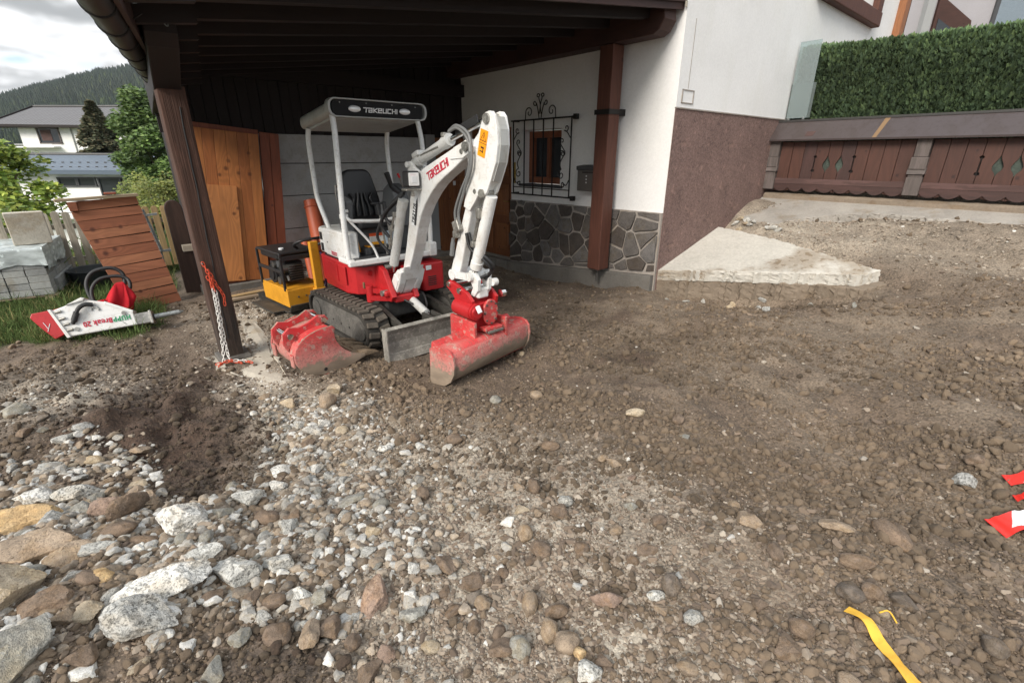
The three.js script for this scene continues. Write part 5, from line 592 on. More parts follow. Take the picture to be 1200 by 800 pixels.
  PW('tilt_motor', [cyl([2.36, .60, -3.50], [2.36, .60, -3.215], .072, .072, 28), cyl([2.36, .60, -3.50], [2.36, .60, -3.24], .079, .079, 28), cyl([2.36, .60, -3.216], [2.36, .60, -3.20], .055, .050, 24)], M.mRed, qc);
  PW('hose_port', [cyl([2.36, .66, -3.20], [2.36, .61, -3.16], .022)], M.labelWhite, qc);
  { const o = []; for (let i = 0; i < 24; i++) { const u = i / 24 * 6.283; o.push([2.515 + Math.cos(u) * .085, .575 + Math.sin(u) * .12]); } const cp = PW('cover_plate', exZ(o, -3.235, -3.205, .008), M.redWorn, qc); PW('bolt', o.filter((_, i) => i % 3 === 0).map(([x, y]) => cyl([mix(x, 2.515, .14), mix(y, .575, .14), -3.207], [mix(x, 2.515, .14), mix(y, .575, .14), -3.194], .010, .010, 6)), M.steelGrey, cp); }
  PW('mount_plate', [rbx(2.30, 2.335, .28, .52, -3.56, -3.18, .01), rbx(2.66, 2.695, .28, .50, -3.56, -3.18, .01), rbx(2.42, 2.62, .41, .44, -3.26, -3.17, .006), rbx(2.335, 2.66, .34, .40, -3.56, -3.35, .01)], M.redWorn, qc); PW('coupler_bar', [rbx(2.45, 2.63, .385, .41, -3.22, -3.165, .004)], M.fitting, qc);
  // grading bucket, turned a little on its tilt rotator
  const turnB = g => { g.translate(-2.5, 0, 3.35); g.scale(.88, .89, 1); g.rotateY(.18); g.translate(2.455, 0, -3.43); return g; }, PB = (n, g, m, p) => { const o = PW(n, turnB(merge(g)), m, p), N = o.geometry.attributes.normal, U = o.geometry.attributes.uv, Q = o.geometry.attributes.position; for (let i = 0; i < U.count; i++) if (N.getY(i) > .55) U.setXY(i, Q.getX(i), .74 + .2 * Math.abs(Math.sin(Q.getZ(i) * 5))); return o; };
  const outer = [[-3.34, .402], [-3.27, .412], [-3.16, .425], [-3.10, .41], [-3.068, .365], [-3.055, .28], [-3.066, .19], [-3.105, .105], [-3.18, .045], [-3.34, .012]];
  const fine = []; { const cv = new THREE.CatmullRomCurve3(outer.map(p => V(0, p[1], p[0])), false, 'catmullrom', .4); for (let i = 0; i <= 34; i++) { const p = cv.getPoint(i / 34); fine.push([p.z, p.y]); } }
  const off = (pl, d) => pl.map(([z, y], i) => { const a = pl[Math.max(0, i - 1)], b = pl[Math.min(pl.length - 1, i + 1)], dx = b[0] - a[0], dy = b[1] - a[1], L = Math.hypot(dx, dy); return [z + dy / L * d, y - dx / L * d]; });
  const bucket = PB('grading_bucket', toCreasedNormals(exX([...fine, ...off(fine, .016).reverse()], 1.90, 3.08, .003), .6), M.gradingRed, t);
  const endP = [[-3.345, .38], [-3.28, .42], [-3.16, .436], [-3.09, .42], [-3.055, .37], [-3.042, .28], [-3.053, .185], [-3.095, .095], [-3.175, .03], [-3.34, .0], [-3.36, .02], [-3.35, .16], [-3.345, .30]];
  PB('end_plate', exX(endP, 1.88, 1.902, .004), M.gradingRed, bucket); PB('end_plate', exX(endP, 3.078, 3.10, .004), M.gradingRed, bucket);
  PB('cutting_edge', exX([[-3.39, .0], [-3.20, .022], [-3.20, .036], [-3.39, .016]], 1.89, 3.09, .002), M.steelGrey, bucket); PB('top_rib', [exX([[-3.35, .40], [-3.34, .445], [-3.32, .445], [-3.28, .41]], 1.91, 3.07, .004)], M.redWorn, bucket);
}
kept.push();
// ---------- narrow digging bucket lying on the ground ----------
{
  const t = thing('digging_bucket', 'narrow red digging bucket with worn teeth lying beside the near track', 'excavator bucket', [1.37, .015, -4.38], .10); t.scale.setScalar(1.17);
  const W = .43, prof0 = [[.20, .05], [.10, .018], [-.04, .0], [-.17, .022], [-.27, .08], [-.315, .165], [-.30, .255], [-.23, .325], [-.13, .36], [-.02, .37]], tk = .014, prof = []; { const cv = new THREE.CatmullRomCurve3(prof0.map(p => V(p[0], p[1], 0)), false, 'catmullrom', .5); for (let i = 0; i <= 30; i++) { const p = cv.getPoint(i / 30); prof.push([p.x, p.y]); } }
  const inner = prof.map(([x, y], i) => { const a = prof[Math.max(0, i - 1)], b = prof[Math.min(prof.length - 1, i + 1)], dx = b[0] - a[0], dy = b[1] - a[1], L = Math.hypot(dx, dy); return [x + dy / L * tk, y - dx / L * tk]; }).reverse();
  P('shell', toCreasedNormals(exZ([...prof, ...inner], -W / 2, W / 2, .003), .6), M.diggingRed, t);
  const sideS = new THREE.Shape(); sideS.moveTo(.24, .048); sideS.splineThru([[.10, .010], [-.04, -.008], [-.17, .014], [-.28, .075], [-.327, .165], [-.31, .262], [-.235, .336], [-.13, .373], [-.01, .385]].map(p => new THREE.Vector2(...p))); sideS.lineTo(.012, .36); sideS.splineThru([[.0, .30], [.018, .23], [.07, .16], [.15, .105], [.24, .072]].map(p => new THREE.Vector2(...p)));
  P('side_plate', toCreasedNormals(exZ(sideS, W / 2 - .002, W / 2 + .014, .004), .6), M.diggingRed, t); P('side_plate', exZ(sideS, -W / 2 - .014, -W / 2 + .002, .004), M.diggingRed, t);
  P('lip', exZ([[.17, .052], [.26, .062], [.26, .078], [.17, .085]], -W / 2 - .01, W / 2 + .01, .003), M.mud, t);
  for (const z of [-.19, -.065, .065, .19]) P('tooth', [exZ([[.20, .045], [.20, .095], [.27, .09], [.37, .052], [.375, .044], [.27, .046]], z - .032, z + .032, .006)], M.mud, t);
  for (const s of [-.10, .10]) P('ear', exZ([[-.325, .22], [-.352, .29], [-.345, .36], [-.29, .405], [-.22, .39], [-.14, .41], [-.06, .45], [.0, .44], [.025, .40], [-.02, .37], [-.13, .36], [-.23, .325], [-.30, .255]], s - .012, s + .012, .004), M.diggingRed, t);
  P('pin', cyl([-.30, .345, -.15], [-.30, .345, .15], .024), M.chrome, t); P('pin', cyl([-.03, .41, -.15], [-.03, .41, .15], .024), M.chrome, t);
  P('wear_strip', [rb(.012, .10, .06, .004, -.327, .16, -.17), rb(.012, .10, .06, .004, -.327, .16, .17)], M.diggingRed, t); P('drain_hole', cyl([-.11, .045, W / 2 + .012], [-.11, .045, W / 2 + .0165], .014, .014, 12), M.black, t);
}
// ---------- reversible plate compactor ----------
{
  const t = thing('plate_compactor', 'yellow and black plate compactor standing behind the digging bucket', 'compactor', [1.76, .06, -6.52], .12);
  P('base_plate', exX([[-.50, .10], [-.47, .02], [-.40, .0], [.42, .0], [.50, .03], [.56, .12], [.55, .125], [.49, .045], [.42, .02], [-.40, .02], [-.46, .04], [-.49, .10]], -.28, .28, .003), M.bladeDark, t); P('base_wing', rb(.16, .022, .70, .006, -.34, .012, -.02), M.bladeDark, t);
  P('lower_frame', [rb(.02, .24, .74, .008, -.22, .17, 0), rb(.02, .24, .74, .008, .24, .17, 0), rb(.48, .22, .02, .008, .01, .16, .37), rb(.48, .14, .02, .008, .01, .18, -.37), rb(.46, .02, .70, .006, .01, .26, 0)], M.yellow, t);
  P('exciter', [cyl([-.2, .10, .1], [.2, .10, .1], .085), rb(.34, .1, .3, .02, 0, .08, -.1)], M.under, t);
  const en = P('engine', [rb(.30, .26, .30, .02, -.02, .44, -.02), cyl([-.20, .42, -.05], [-.12, .42, -.05], .12, .12, 20), cyl([-.215, .42, -.05], [-.19, .42, -.05], .075, .075, 16)], M.black, t);
  for (let i = 0; i < 7; i++) P('cooling_fin', rb(.20, .008, .13, .002, .0, .36 + i * .03, .19), M.steelGrey, en); P('muffler', [cyl([-.17, .5, .17], [-.02, .5, .17], .05), cyl([-.12, .42, .22], [-.12, .36, .24], .02)], M.steelGrey, en); P('air_filter', [cyl([-.12, .6, .08], [-.12, .52, .08], .06)], M.darkGrey, en); P('starter', [cyl([-.205, .36, .14], [-.17, .36, .14], .05), cyl([-.205, .54, .02], [-.18, .54, .02], .04)], M.steelGrey, en);
  P('hood', [rb(.50, .03, .70, .012, .01, .72, -.01), rb(.44, .10, .5, .03, .01, .675, -.06), rb(.03, .46, .03, .008, -.23, .49, .34), rb(.03, .46, .03, .008, .25, .49, .34), rb(.03, .46, .03, .008, -.23, .49, -.36), rb(.03, .46, .03, .008, .25, .49, -.36), rb(.03, .04, .7, .008, -.235, .50, -.01), rb(.45, .06, .02, .008, .01, .66, .345)], M.black, t);
  P('handle_column', [rb(.11, .68, .06, .012, .17, .50, .42), rb(.14, .1, .10, .012, .17, .2, .41)], M.yellow, t);
  P('handle_loop', tube([[.06, .74, .2], [.0, .80, .26], [.05, .85, .36], [.2, .87, .40], [.34, .86, .38], [.38, .80, .30], [.32, .75, .2]], .018, 40, 8), M.black, t); P('fuel_cap', cyl([-.1, .735, .1], [-.1, .755, .1], .03), M.labelWhite, t);
  P('hydraulic_hose', [tube([[.26, .72, .3], [.31, .6, .4], [.28, .4, .42], [.30, .2, .34]], .015, 24, 7)], M.purple, t); P('bolt', [[-.1, .17], [.0, .17], [.1, .17]].map(([x, y]) => cyl([x, y, .379], [x, y, .392], .012, .012, 6)), M.steelGrey, t);
}
const yaw = -.7121, CY = Math.cos(yaw), SY = Math.sin(yaw);
const far = (lat, y, fwd) => [lat * CY - fwd * SY, y, -(fwd * CY + lat * SY)];   // metres to the right of and ahead of the viewer's standpoint
// ---------- paving stones on a pallet ----------
{
  const t = thing('paver_pallet', 'pallet of grey paving stones half wrapped in clear film on the grass', 'pallet of pavers', [-1.17, .08, -8.95], -.14);
  const R = rng(8), X0 = -.62, X1 = .60, Z0 = -.62, Z1 = .50;
  for (let i = 0; i < 5; i++) P('pallet_board', rb(1.26, .022, .11, .004, 0, .13, Z1 - .06 - i * .26), M.pallet, t, 'x'); for (const x of [-.52, 0, .54]) P('pallet_block', [rb(.10, .09, .12, .005, x, .07, Z1 - .06), rb(.10, .02, 1.1, .004, x, .012, -.06), rb(.10, .09, .12, .005, x, .07, Z0 + .1)], M.pallet, t, 'z');
  for (let l = 0; l < 7; l++) { const y = .145 + l * .084, j = () => (R() - .5) * .012, off = l % 2 ? .1 : 0; for (let i = 0; i < 6; i++) { P('paver', rb(.2, .082, .20, .006, X0 + .105 + i * .202 + j(), y + .04, Z1 - .10 + j() - (l > 4 ? .02 : 0)), [M.paver, M.paverB, M.paver][Math.floor(R() * 3)], t); } for (let i = 1; i < 6; i++) P('paver', rb(.20, .082, .2, .006, X1 - .10 + j() + (l < 2 ? .03 : 0), y + .04, Z1 - .10 - i * .202 + j()), [M.paverB, M.paver, M.paverB][Math.floor(R() * 3)], t); }
  P('inner_pavers', bx(.9, .58, .9, -.12, .43, -.12), M.paverB, t);
  // torn film over the top rows
  const g = new THREE.PlaneGeometry(1, 1, 60, 60); { const p = g.attributes.position; for (let i = 0; i < p.count; i++) { const u = p.getX(i) + .5, v = p.getY(i) + .5; const hang = .16 + .10 * fbm(u * 5, 3, 1, 3), Lz = (Z1 - Z0) + hang; let s = v * (Lz + .02), z = Z0 + s, y = .745; if (z > Z1 + .012) { y -= z - Z1 - .012; z = Z1 + .012 + .012 * fbm(u * 9, y * 14, 2, 2); } const x = mix(X0 - .02, X1 + .035, u); y += .022 * (fbm(u * 11, v * 13, 3, 4) - .4); p.setXYZ(i, x, y, z); } g.computeVertexNormals(); } P('film', g, M.film, t);
  const g2 = new THREE.PlaneGeometry(1, 1, 40, 20); { const p = g2.attributes.position; for (let i = 0; i < p.count; i++) { const u = p.getX(i) + .5, v = p.getY(i) + .5, hang = .20 + .16 * fbm(u * 4, 8, 1, 3); p.setXYZ(i, X1 + .025 + .018 * fbm(u * 8, v * 6, 5, 3), .75 - (1 - v) * hang, mix(Z1 + .01, Z0, u)); } g2.computeVertexNormals(); } P('film', g2, M.film, t);
  const b = thing('concrete_block', 'square light concrete block standing on top of the paver pallet', 'concrete block', [-.70, .83, -8.76], .10); { const g = new RoundedBoxGeometry(.37, .40, .17, 3, .012), p = g.attributes.position; for (let i = 0; i < p.count; i++) { const e = .006 * (fbm(p.getX(i) * 14, p.getY(i) * 14, p.getZ(i) * 14, 2) - .5); p.setXYZ(i, p.getX(i) + e, p.getY(i) + .2 + e, p.getZ(i) + e); } P('block', g, M.concretePale, b); }
}
one('plastic_tub', [(() => { const g = new THREE.LatheGeometry([[.0, 0], [.24, 0], [.28, .28], [.31, .30], [.31, .32], [.27, .31], [.23, .03], [0, .03]].map(([a, b]) => new THREE.Vector2(a, b)), 28); g.translate(-.22, .06, -9.1); return g; })()], M.tarpBlack, 'black plastic mortar tub on the grass behind the plank hatch', 'tub', [-.22, .06, -9.1]);
// ---------- plank lid leaning behind the hose ----------
{
  const t = thing('wooden_hatch', 'reddish brown hatch of horizontal planks leaning in the grass', 'wooden hatch', [.32, .05, -7.6]);
  const A = [.04, .03, -7.55], B = [.61, .06, -7.62], C = [.45, 1.42, -7.95], D = [-.235, 1.385, -7.86], L = (a, b, u) => a.map((v, i) => mix(v, b[i], u)), n = 12, ms = [M.lidA, M.lidB, M.lidC];
  for (let i = 0; i < n; i++) { const u0 = i / n, u1 = (i + 1) / n - .0035; PW('plank', slabQuad(L(A, D, u0), L(B, C, u0 + .004 * (i % 3)), L(B, C, u1), L(A, D, u1), .024), ms[(i * 5 + 1) % 3], t, 'x'); }
  PW('backing', slabQuad([.05, .05, -7.585], [.60, .08, -7.655], [.44, 1.40, -7.985], [-.22, 1.37, -7.895], .008), M.darkPost, t); PW('top_board', [bar([-.33, 1.405, -7.84], [.47, 1.432, -7.93], .10, .03)], M.lidTrim, t, 'x'); PW('corner_block', rbx(-.22, -.14, 1.28, 1.38, -7.86, -7.80, .005), M.lidB, t); PW('back_rail', [bar([.10, .1, -7.62], [-.15, 1.35, -7.92], .06, .04), bar([.52, .1, -7.68], [.36, 1.38, -8.0], .06, .04)], M.lidB, t); PW('brick_piece', rbx(.14, .26, 1.45, 1.475, -7.93, -7.85, .006), M.redWood, t);
}
// ---------- hydraulic hammer lying on the ground ----------
{
  const t = thing('hydraulic_hammer', 'white hydraulic hammer with red bracket lying on grass and soil', 'hydraulic hammer', [-.76, .10, -6.62], -.17); t.rotation.order = 'YXZ'; t.rotation.x = -.34; t.rotation.z = .05; t.scale.set(1, 1.28, 1.1);
  P('bracket', [exZ([[0, .20], [.02, .23], [.15, .235], [.235, .03], [.14, .0], [.085, .07], [.03, .15]], -.10, .035, .006), exZ([[.1, .23], [.3, .26], [.3, .23], [.15, .2]], -.14, -.02, .006)], M.mRed, t);
  P('bracket_mark', [bx(.004, .06, .004, .10, .12, .038, 0, 0, .4), bx(.004, .07, .004, .12, .10, .038, 0, 0, -.5)], M.labelWhite, t);
  const b = P('housing', [exZ([[.155, .225], [.44, .285], [.62, .235], [.83, .115], [.84, 0], [.26, 0], [.20, .06]], -.12, .03, .010), exZ([[.30, .255], [.44, .30], [.47, .29], [.45, .27]], -.12, .05, .008), exZ([[.62, .24], [.84, .125], [.83, .10], [.61, .215]], -.12, .045, .006)], M.mWhite, t);
  P('flange', exZ([[.15, .24], [.175, .24], [.265, -.005], [.235, -.01]], -.12, .045, .004), M.mWhite, b); P('bolt', [[.20, .21], [.215, .15], [.235, .10], [.25, .05]].flatMap(([x, y]) => [cyl([x, y, .032], [x + .05, y + .005, .040], .011, .011, 8)]), M.fitting, b);
  P('hose_slot', [tube([[.49, .18, .034], [.50, .205, .036], [.54, .20, .036], [.555, .175, .034]], .012, 16, 6)], M.mGrey, b); P('hose_stub', [tube([[.31, .10, .04], [.36, .16, .06], [.40, .21, .07], [.46, .235, .06], [.52, .225, .045]], .018, 24, 8), cyl([.33, .12, .05], [.375, .18, .065], .026)], M.hose, t);
  P('pin', [cyl([.75, .115, .03], [.75, .115, .045], .018), cyl([.33, .05, .03], [.33, .05, .044], .018)], M.fitting, b);
  const put = (s, x, h, m) => { const g = text(s, h, .003); g.computeBoundingBox(); const w = g.boundingBox.max.x; g.rotateZ(Math.PI); g.translate(x, .075 + h * .5, .0325); const q = g.index ? g : g; P('lettering', q, m, b); return w; };
  let x = .80; x -= put('HUPP', x, .043, M.letterGreen) + .004; x -= put('Break', x, .043, M.letterRed) + .018; put('20', x, .043, M.letterRed);
  P('front_head', [rb(.15, .10, .13, .012, .90, .045, -.04), rb(.03, .12, .15, .01, .975, .045, -.04)], M.fitting, t); P('chisel', [cyl([.98, .045, -.04], [1.24, .05, -.04], .022, .020, 14), cyl([1.24, .05, -.04], [1.28, .05, -.04], .020, .006, 14)], M.galv, t); P('chisel_bush', cyl([.98, .045, -.04], [1.0, .045, -.04], .034), M.black, t);
}
{
  const t = thing('hydraulic_hose', 'two black rubber hoses looped upright behind the hammer', 'hose', [-.1, .05, -7.3]); const H = (p, r) => PW('hose', tube(p, r, 60, 9), M.hose, t);
  H([[-.14, .08, -7.15], [-.26, .25, -7.3], [-.285, .46, -7.4], [-.20, .60, -7.44], [-.03, .635, -7.44], [.07, .57, -7.42], [.075, .46, -7.38], [.03, .36, -7.3]], .022); H([[-.10, .08, -7.12], [-.24, .22, -7.25], [-.255, .40, -7.34], [-.16, .52, -7.38], [.0, .54, -7.38], [.10, .50, -7.36], [.115, .42, -7.3], [.07, .34, -7.24]], .020);
  const g = new THREE.SphereGeometry(1, 60, 40), p = g.attributes.position; for (let i = 0; i < p.count; i++) { let x = p.getX(i), y = p.getY(i), z = p.getZ(i); const a = Math.atan2(z, x), f = 1 + .28 * Math.sin(a * 7 + 3 * y) * (.6 - .4 * y) + .35 * (fbm(x * 2.4 + 4, y * 2.4, z * 2.4, 4) - .5); const taper = y > 0 ? 1 - .72 * y : 1; p.setXYZ(i, x * .15 * f * taper + .09 * y * (x > 0 ? 1 : .4) - .02, y * .24 + .22 + .06 * Math.sin(a * 3 + 1) * (1 - y * y), z * .12 * f * taper); } g.computeVertexNormals(); g.translate(-.02, .05, -7.12);
  const g2 = new THREE.SphereGeometry(1, 40, 28), p2 = g2.attributes.position; for (let i = 0; i < p2.count; i++) { let x = p2.getX(i), y = p2.getY(i), z = p2.getZ(i); const f = 1 + .5 * (fbm(x * 2.6 + 14, y * 2.6, z * 2.6, 4) - .5) + .18 * Math.sin(Math.atan2(z, x) * 6 + 4 * y); p2.setXYZ(i, x * .12 * f, y * .11 * f + .17, z * .10 * f); } g2.computeVertexNormals(); g2.translate(-.16, .05, -7.06);
  one('cloth', [g, g2], M.cloth, 'crumpled red cloth draped over the black hoses', 'cloth', [-.06, .08, -7.1]);
}
// ---------- fences and posts of the garden ----------
{
  const t = thing('picket_fence', 'weathered picket fence behind the pallet and plank hatch', 'fence', [-.3, .2, -9.6]); const R = rng(12);
  for (let i = 0; i < 40; i++) { const x = -3.4 + i * .118, h = 1.13 + .03 * R(), w = .088, s = new THREE.Shape(); s.moveTo(-w / 2, 0); s.lineTo(w / 2, 0); s.lineTo(w / 2, h - .2 - .05); s.quadraticCurveTo(w / 2, h - .2, 0, h - .2); s.quadraticCurveTo(-w / 2, h - .2, -w / 2, h - .25); const g = exZ(s, 0, .02, .003); g.translate(x, .2 + .01 * R(), -9.58); g.rotateZ(0); PW('picket', g, x > .35 ? M.picketB : M.picket, t, 'y'); }
  PW('rail', [bx(4.8, .07, .035, -1.05, .93, -9.62), bx(4.8, .07, .035, -1.05, .45, -9.62)], M.picket, t, 'x'); for (const x of [-2.6, -.9, .4]) PW('post', bx(.09, 1.0, .09, x, .62, -9.68), M.picket, t, 'y');
  { const s = new THREE.Shape(); s.moveTo(-.1, 0); s.lineTo(.1, 0); s.lineTo(.1, 1.24); s.quadraticCurveTo(.09, 1.36, 0, 1.36); s.quadraticCurveTo(-.09, 1.36, -.1, 1.24); const g = exZ(s, -.04, .04, .008); g.translate(.82, -.02, -8.0); const d = thing('gate_post', 'dark brown gate post with rounded top left of the carport post', 'post', [.82, 0, -8.0]); PW('board', g, M.darkPost, d, 'y'); PW('stub_rail', rbx(.80, .98, .66, .75, -7.96, -7.88, .006), M.picket, d, 'x'); }
  const g = thing('steel_stake', 'galvanised steel stake with cross bar in front of the picket fence', 'stake', [.62, .1, -8.9]); PW('tube', [cyl([.62, .55, -8.9], [.53, 1.16, -8.95], .035, .03, 12)], M.galv, g); PW('cross_bar', [bar([.38, 1.06, -8.93], [.70, 1.09, -8.93], .04, .03)], M.galv, g); PW('stand', [cyl([.62, .1, -8.9], [.62, .58, -8.9], .018), bx(.24, .03, .05, .63, .55, -8.9)], M.galv, g);
}
// ---------- pipes, planks, chain, tape, strap ----------
{
  const pipe = (name, label, a, b, r, grp) => { const A = V(...a), B = V(...b); const s = new THREE.Shape(); s.absarc(0, 0, r, 0, Math.PI * 2); const h = new THREE.Path(); h.absarc(0, 0, r * .94, 0, Math.PI * 2, true); s.holes.push(h); const g = new THREE.ExtrudeGeometry(s, { depth: A.distanceTo(B), bevelEnabled: false, curveSegments: 24 }); const o = new THREE.Object3D(); o.position.copy(A); o.lookAt(B); o.updateMatrix(); g.applyMatrix4(o.matrix); const c = V().copy(B).sub(A).normalize().multiplyScalar(A.distanceTo(B) - .10); const sock = new THREE.TorusGeometry(r * 1.04, r * .10, 8, 28); const q = new THREE.Object3D(); q.position.copy(A).add(c); q.lookAt(B); q.updateMatrix(); sock.applyMatrix4(q.matrix); one(name, [toCreasedNormals(g, .6), sock], M.pipe, label, 'pipe', a, grp); };
  pipe('drain_pipe', 'tall wide orange drain pipe leaning on the garage door behind the excavator', [2.56, .13, -7.5], [2.62, 1.24, -7.86], .115); pipe('drain_pipe', 'short orange drain pipe, left one of the pair behind the compactor', [2.28, .1, -7.25], [2.30, .72, -7.45], .062); pipe('drain_pipe', 'short orange drain pipe, right one of the pair beside the tall pipe', [2.43, .1, -7.28], [2.44, .74, -7.45], .062);
  one('plank', rb(.9, .03, .10, .004, 1.45, .09, -7.28, 0, .12), M.picketB, 'light timber plank lying before the concrete sill, nearer to the door', 'plank', [1.45, .06, -7.28], null, 'x'); one('plank', rb(.8, .03, .08, .004, 1.30, .08, -7.12, 0, .05), M.pallet, 'weathered plank lying in front of the lighter plank', 'plank', [1.3, .05, -7.12], null, 'x');
  // broken concrete footing round the left post
  struct('post_footing', (() => { const R = rng(44), pl = [[.52, -5.05], [.62, -4.72], [.78, -4.3], [.90, -4.12], [1.0, -4.2], [1.02, -4.55], [1.05, -4.9], [1.12, -5.4], [1.2, -6.2], [1.05, -6.3], [.9, -5.6], [.6, -5.5], [.5, -5.3]], pts = []; pl.forEach((a, i) => { const b = pl[(i + 1) % pl.length]; for (let k = 0; k < 5; k++) pts.push([mix(a[0], b[0], k / 5) + (R() - .5) * .05, mix(a[1], b[1], k / 5) + (R() - .5) * .05]); }); const g = exY(pts, -.1, 0, .012), p = g.attributes.position; for (let i = 0; i < p.count; i++) if (p.getY(i) > -.05) p.setY(i, gH(p.getX(i), p.getZ(i)) + .004 + .05 * (fbm(p.getX(i) * 7, 1, p.getZ(i) * 7, 3) - .5)); return toCreasedNormals(g, .5); })(), M.concretePale, 'broken pale concrete strip at the foot of the left carport post');
  const ch = thing('barrier_chain', 'red and white plastic chain hanging down the left carport post', 'chain', [.66, 0, -5.06]);
  const lg = (() => { const c = []; for (let i = 0; i < 16; i++) { const u = i / 16 * 6.283; c.push([Math.cos(u) * .011, Math.sin(u) * .019 + (Math.sin(u) > 0 ? .006 : -.006), 0]); } return merge(tube(c, .0042, 24, 6, true)); })();
  const strand = (pts, cols) => { const cv = new THREE.CatmullRomCurve3(pts.map(p => V(...p))), n = Math.round(cv.getLength() / .036); for (let i = 0; i <= n; i++) { const u = i / n, p = cv.getPointAt(u), d = cv.getTangentAt(u), o = new THREE.Mesh(lg, cols(u) ? M.chainRed : M.chainWhite); o.name = 'link'; o.castShadow = o.receiveShadow = true; o.position.set(p.x - .66, p.y, p.z + 5.06); o.quaternion.setFromUnitVectors(V(0, 1, 0), d); o.rotateY(i % 2 ? .75 : -.75); ch.add(o); } };
  strand([[.64, .97, -5.08], [.665, .85, -5.07], [.66, .60, -5.06], [.645, .35, -5.05], [.625, .14, -5.04], [.60, .03, -5.0], [.55, .03, -4.92]], u => u < .24 || u > .9); strand([[.67, .90, -5.07], [.70, .78, -5.075], [.74, .66, -5.075], [.735, .58, -5.075]], () => true); strand([[.65, .84, -5.07], [.68, .70, -5.06], [.67, .45, -5.06], [.66, .2, -5.05], [.66, .04, -4.98], [.72, .03, -4.88]], u => u < .15 || u > .86); strand([[.55, .04, -4.95], [.64, .05, -4.93], [.74, .04, -4.9], [.80, .03, -4.82]], u => u < .5 || u > .8);
  PW('staple', [cyl([.63, .98, -5.11], [.63, .98, -5.05], .006, .006, 6)], M.galv, ch);
  const ribbon = (name, label, cat, pts, w, m, grp) => { const cv = new THREE.CatmullRomCurve3(pts.map(p => V(p[0], gH(p[0], p[1]) + p[2], p[1]))), n = 40, pos = [], uv = [], idx = []; const L = cv.getLength(); for (let i = 0; i <= n; i++) { const p = cv.getPointAt(i / n), d = cv.getTangentAt(i / n), s = V(-d.z, .18 * Math.sin(i * .35), d.x).normalize().multiplyScalar(w / 2); for (const [k, h] of [[-1, .0015], [1, .0015], [1, -.0015], [-1, -.0015]]) { pos.push(p.x + s.x * k, p.y + s.y * k + h + w * .16 * (n3(i * .55, k + 3, w * 90) - .5), p.z + s.z * k); uv.push(i / n * L, k > 0 ? w : 0); } } for (let i = 0; i < n; i++) for (let k = 0; k < 4; k++) { const a = i * 4 + k, b = i * 4 + (k + 1) % 4; idx.push(a, b, a + 4, b, b + 4, a + 4); } const g = new THREE.BufferGeometry(); g.setAttribute('position', new THREE.Float32BufferAttribute(pos, 3)); g.setAttribute('uv', new THREE.Float32BufferAttribute(uv, 2)); g.setIndex(idx); g.computeVertexNormals(); const o = new THREE.Mesh(g, m); o.name = numbered(name); o.castShadow = o.receiveShadow = true; scene.add(o); const c = cv.getPointAt(.5); g.translate(-c.x, -c.y, -c.z); o.position.copy(c); tag(o, label, cat, grp); };
  const stripeT = tex(128, 64, .26, .08, (u, v) => ((u + v * .33) % 1) < .5 ? [.80, .03, .02] : [.86, .86, .85]); const tm = mat(1, 1, 1, { map: stripeT, roughness: .35, side: THREE.DoubleSide });
  ribbon('barrier_tape', 'upper strip of red and white barrier tape at the right edge', 'barrier tape', [[3.07, .155, .03], [3.10, .21, .045], [3.22, .30, .05], [3.5, .45, .06]], .085, tm, null); ribbon('barrier_tape', 'lower wider strip of red and white barrier tape at the right edge', 'barrier tape', [[2.64, .165, .02], [2.68, .20, .045], [2.80, .29, .05], [3.0, .5, .06]], .105, tm, null); ribbon('barrier_tape', 'short torn end of red and white tape between the other two strips', 'barrier tape', [[2.96, .20, .03], [2.98, .24, .05], [3.1, .36, .05]], .05, tm, null);
  ribbon('strap', 'yellow plastic strap with brown stains at the bottom right', 'strap', [[1.665, -.13, .04], [1.655, -.075, .055], [1.62, -.02, .04], [1.565, .05, .036], [1.47, .17, .04]], .038, M.strap);
  one('wire_tie', tube([[1.73, gH(1.73, -.05) + .03, -.05], [1.755, gH(1.75, -.03) + .035, -.03], [1.735, gH(1.735, 0) + .02, .0]], .003, 10, 5), M.strap, 'thin yellow strap offcut beside the brown stone', 'offcut', [1.74, gH(1.74, -.03), -.03]);
}
// ---------- vegetation ----------
function leaves(n, seed, place, size, cols) { // many small bent leaves as one geometry
  const R = rng(seed), pos = new Float32Array(n * 12 * 3), col = new Float32Array(n * 12 * 3), q = new THREE.Quaternion(), v = V(), e = new THREE.Euler(); const base = [[0, 0, 0], [.32, .05, .42], [0, .0, 1], [0, 0, 0], [0, .0, 1], [-.32, .05, .42]];
  for (let i = 0; i < n; i++) { const [x, y, z, s = 1, sh = 1, dir] = place(R); if (dir) { q.setFromUnitVectors(V(0, 0, 1), dir); const q2 = new THREE.Quaternion().setFromAxisAngle(V(0, 0, 1), R() * 6.28); q.multiply(q2); } else { e.set((R() - .3) * 1.5, R() * 6.28, (R() - .5) * 1.4); q.setFromEuler(e); } const k = size * s * (.7 + .6 * R()), c = cols[Math.floor(R() * cols.length)], f = sh * (.8 + .4 * R()); for (let j = 0; j < 6; j++) { v.set(...base[j]).multiplyScalar(k).applyQuaternion(q); const o = (i * 6 + j) * 3; pos[o] = x + v.x; pos[o + 1] = y + v.y; pos[o + 2] = z + v.z; col[o] = c[0] * f; col[o + 1] = c[1] * f; col[o + 2] = c[2] * f; } }
  const g = new THREE.BufferGeometry(); g.setAttribute('position', new THREE.BufferAttribute(pos.slice(0, n * 18), 3)); g.setAttribute('color', new THREE.BufferAttribute(col.slice(0, n * 18), 3)); g.computeVertexNormals(); return g;
}
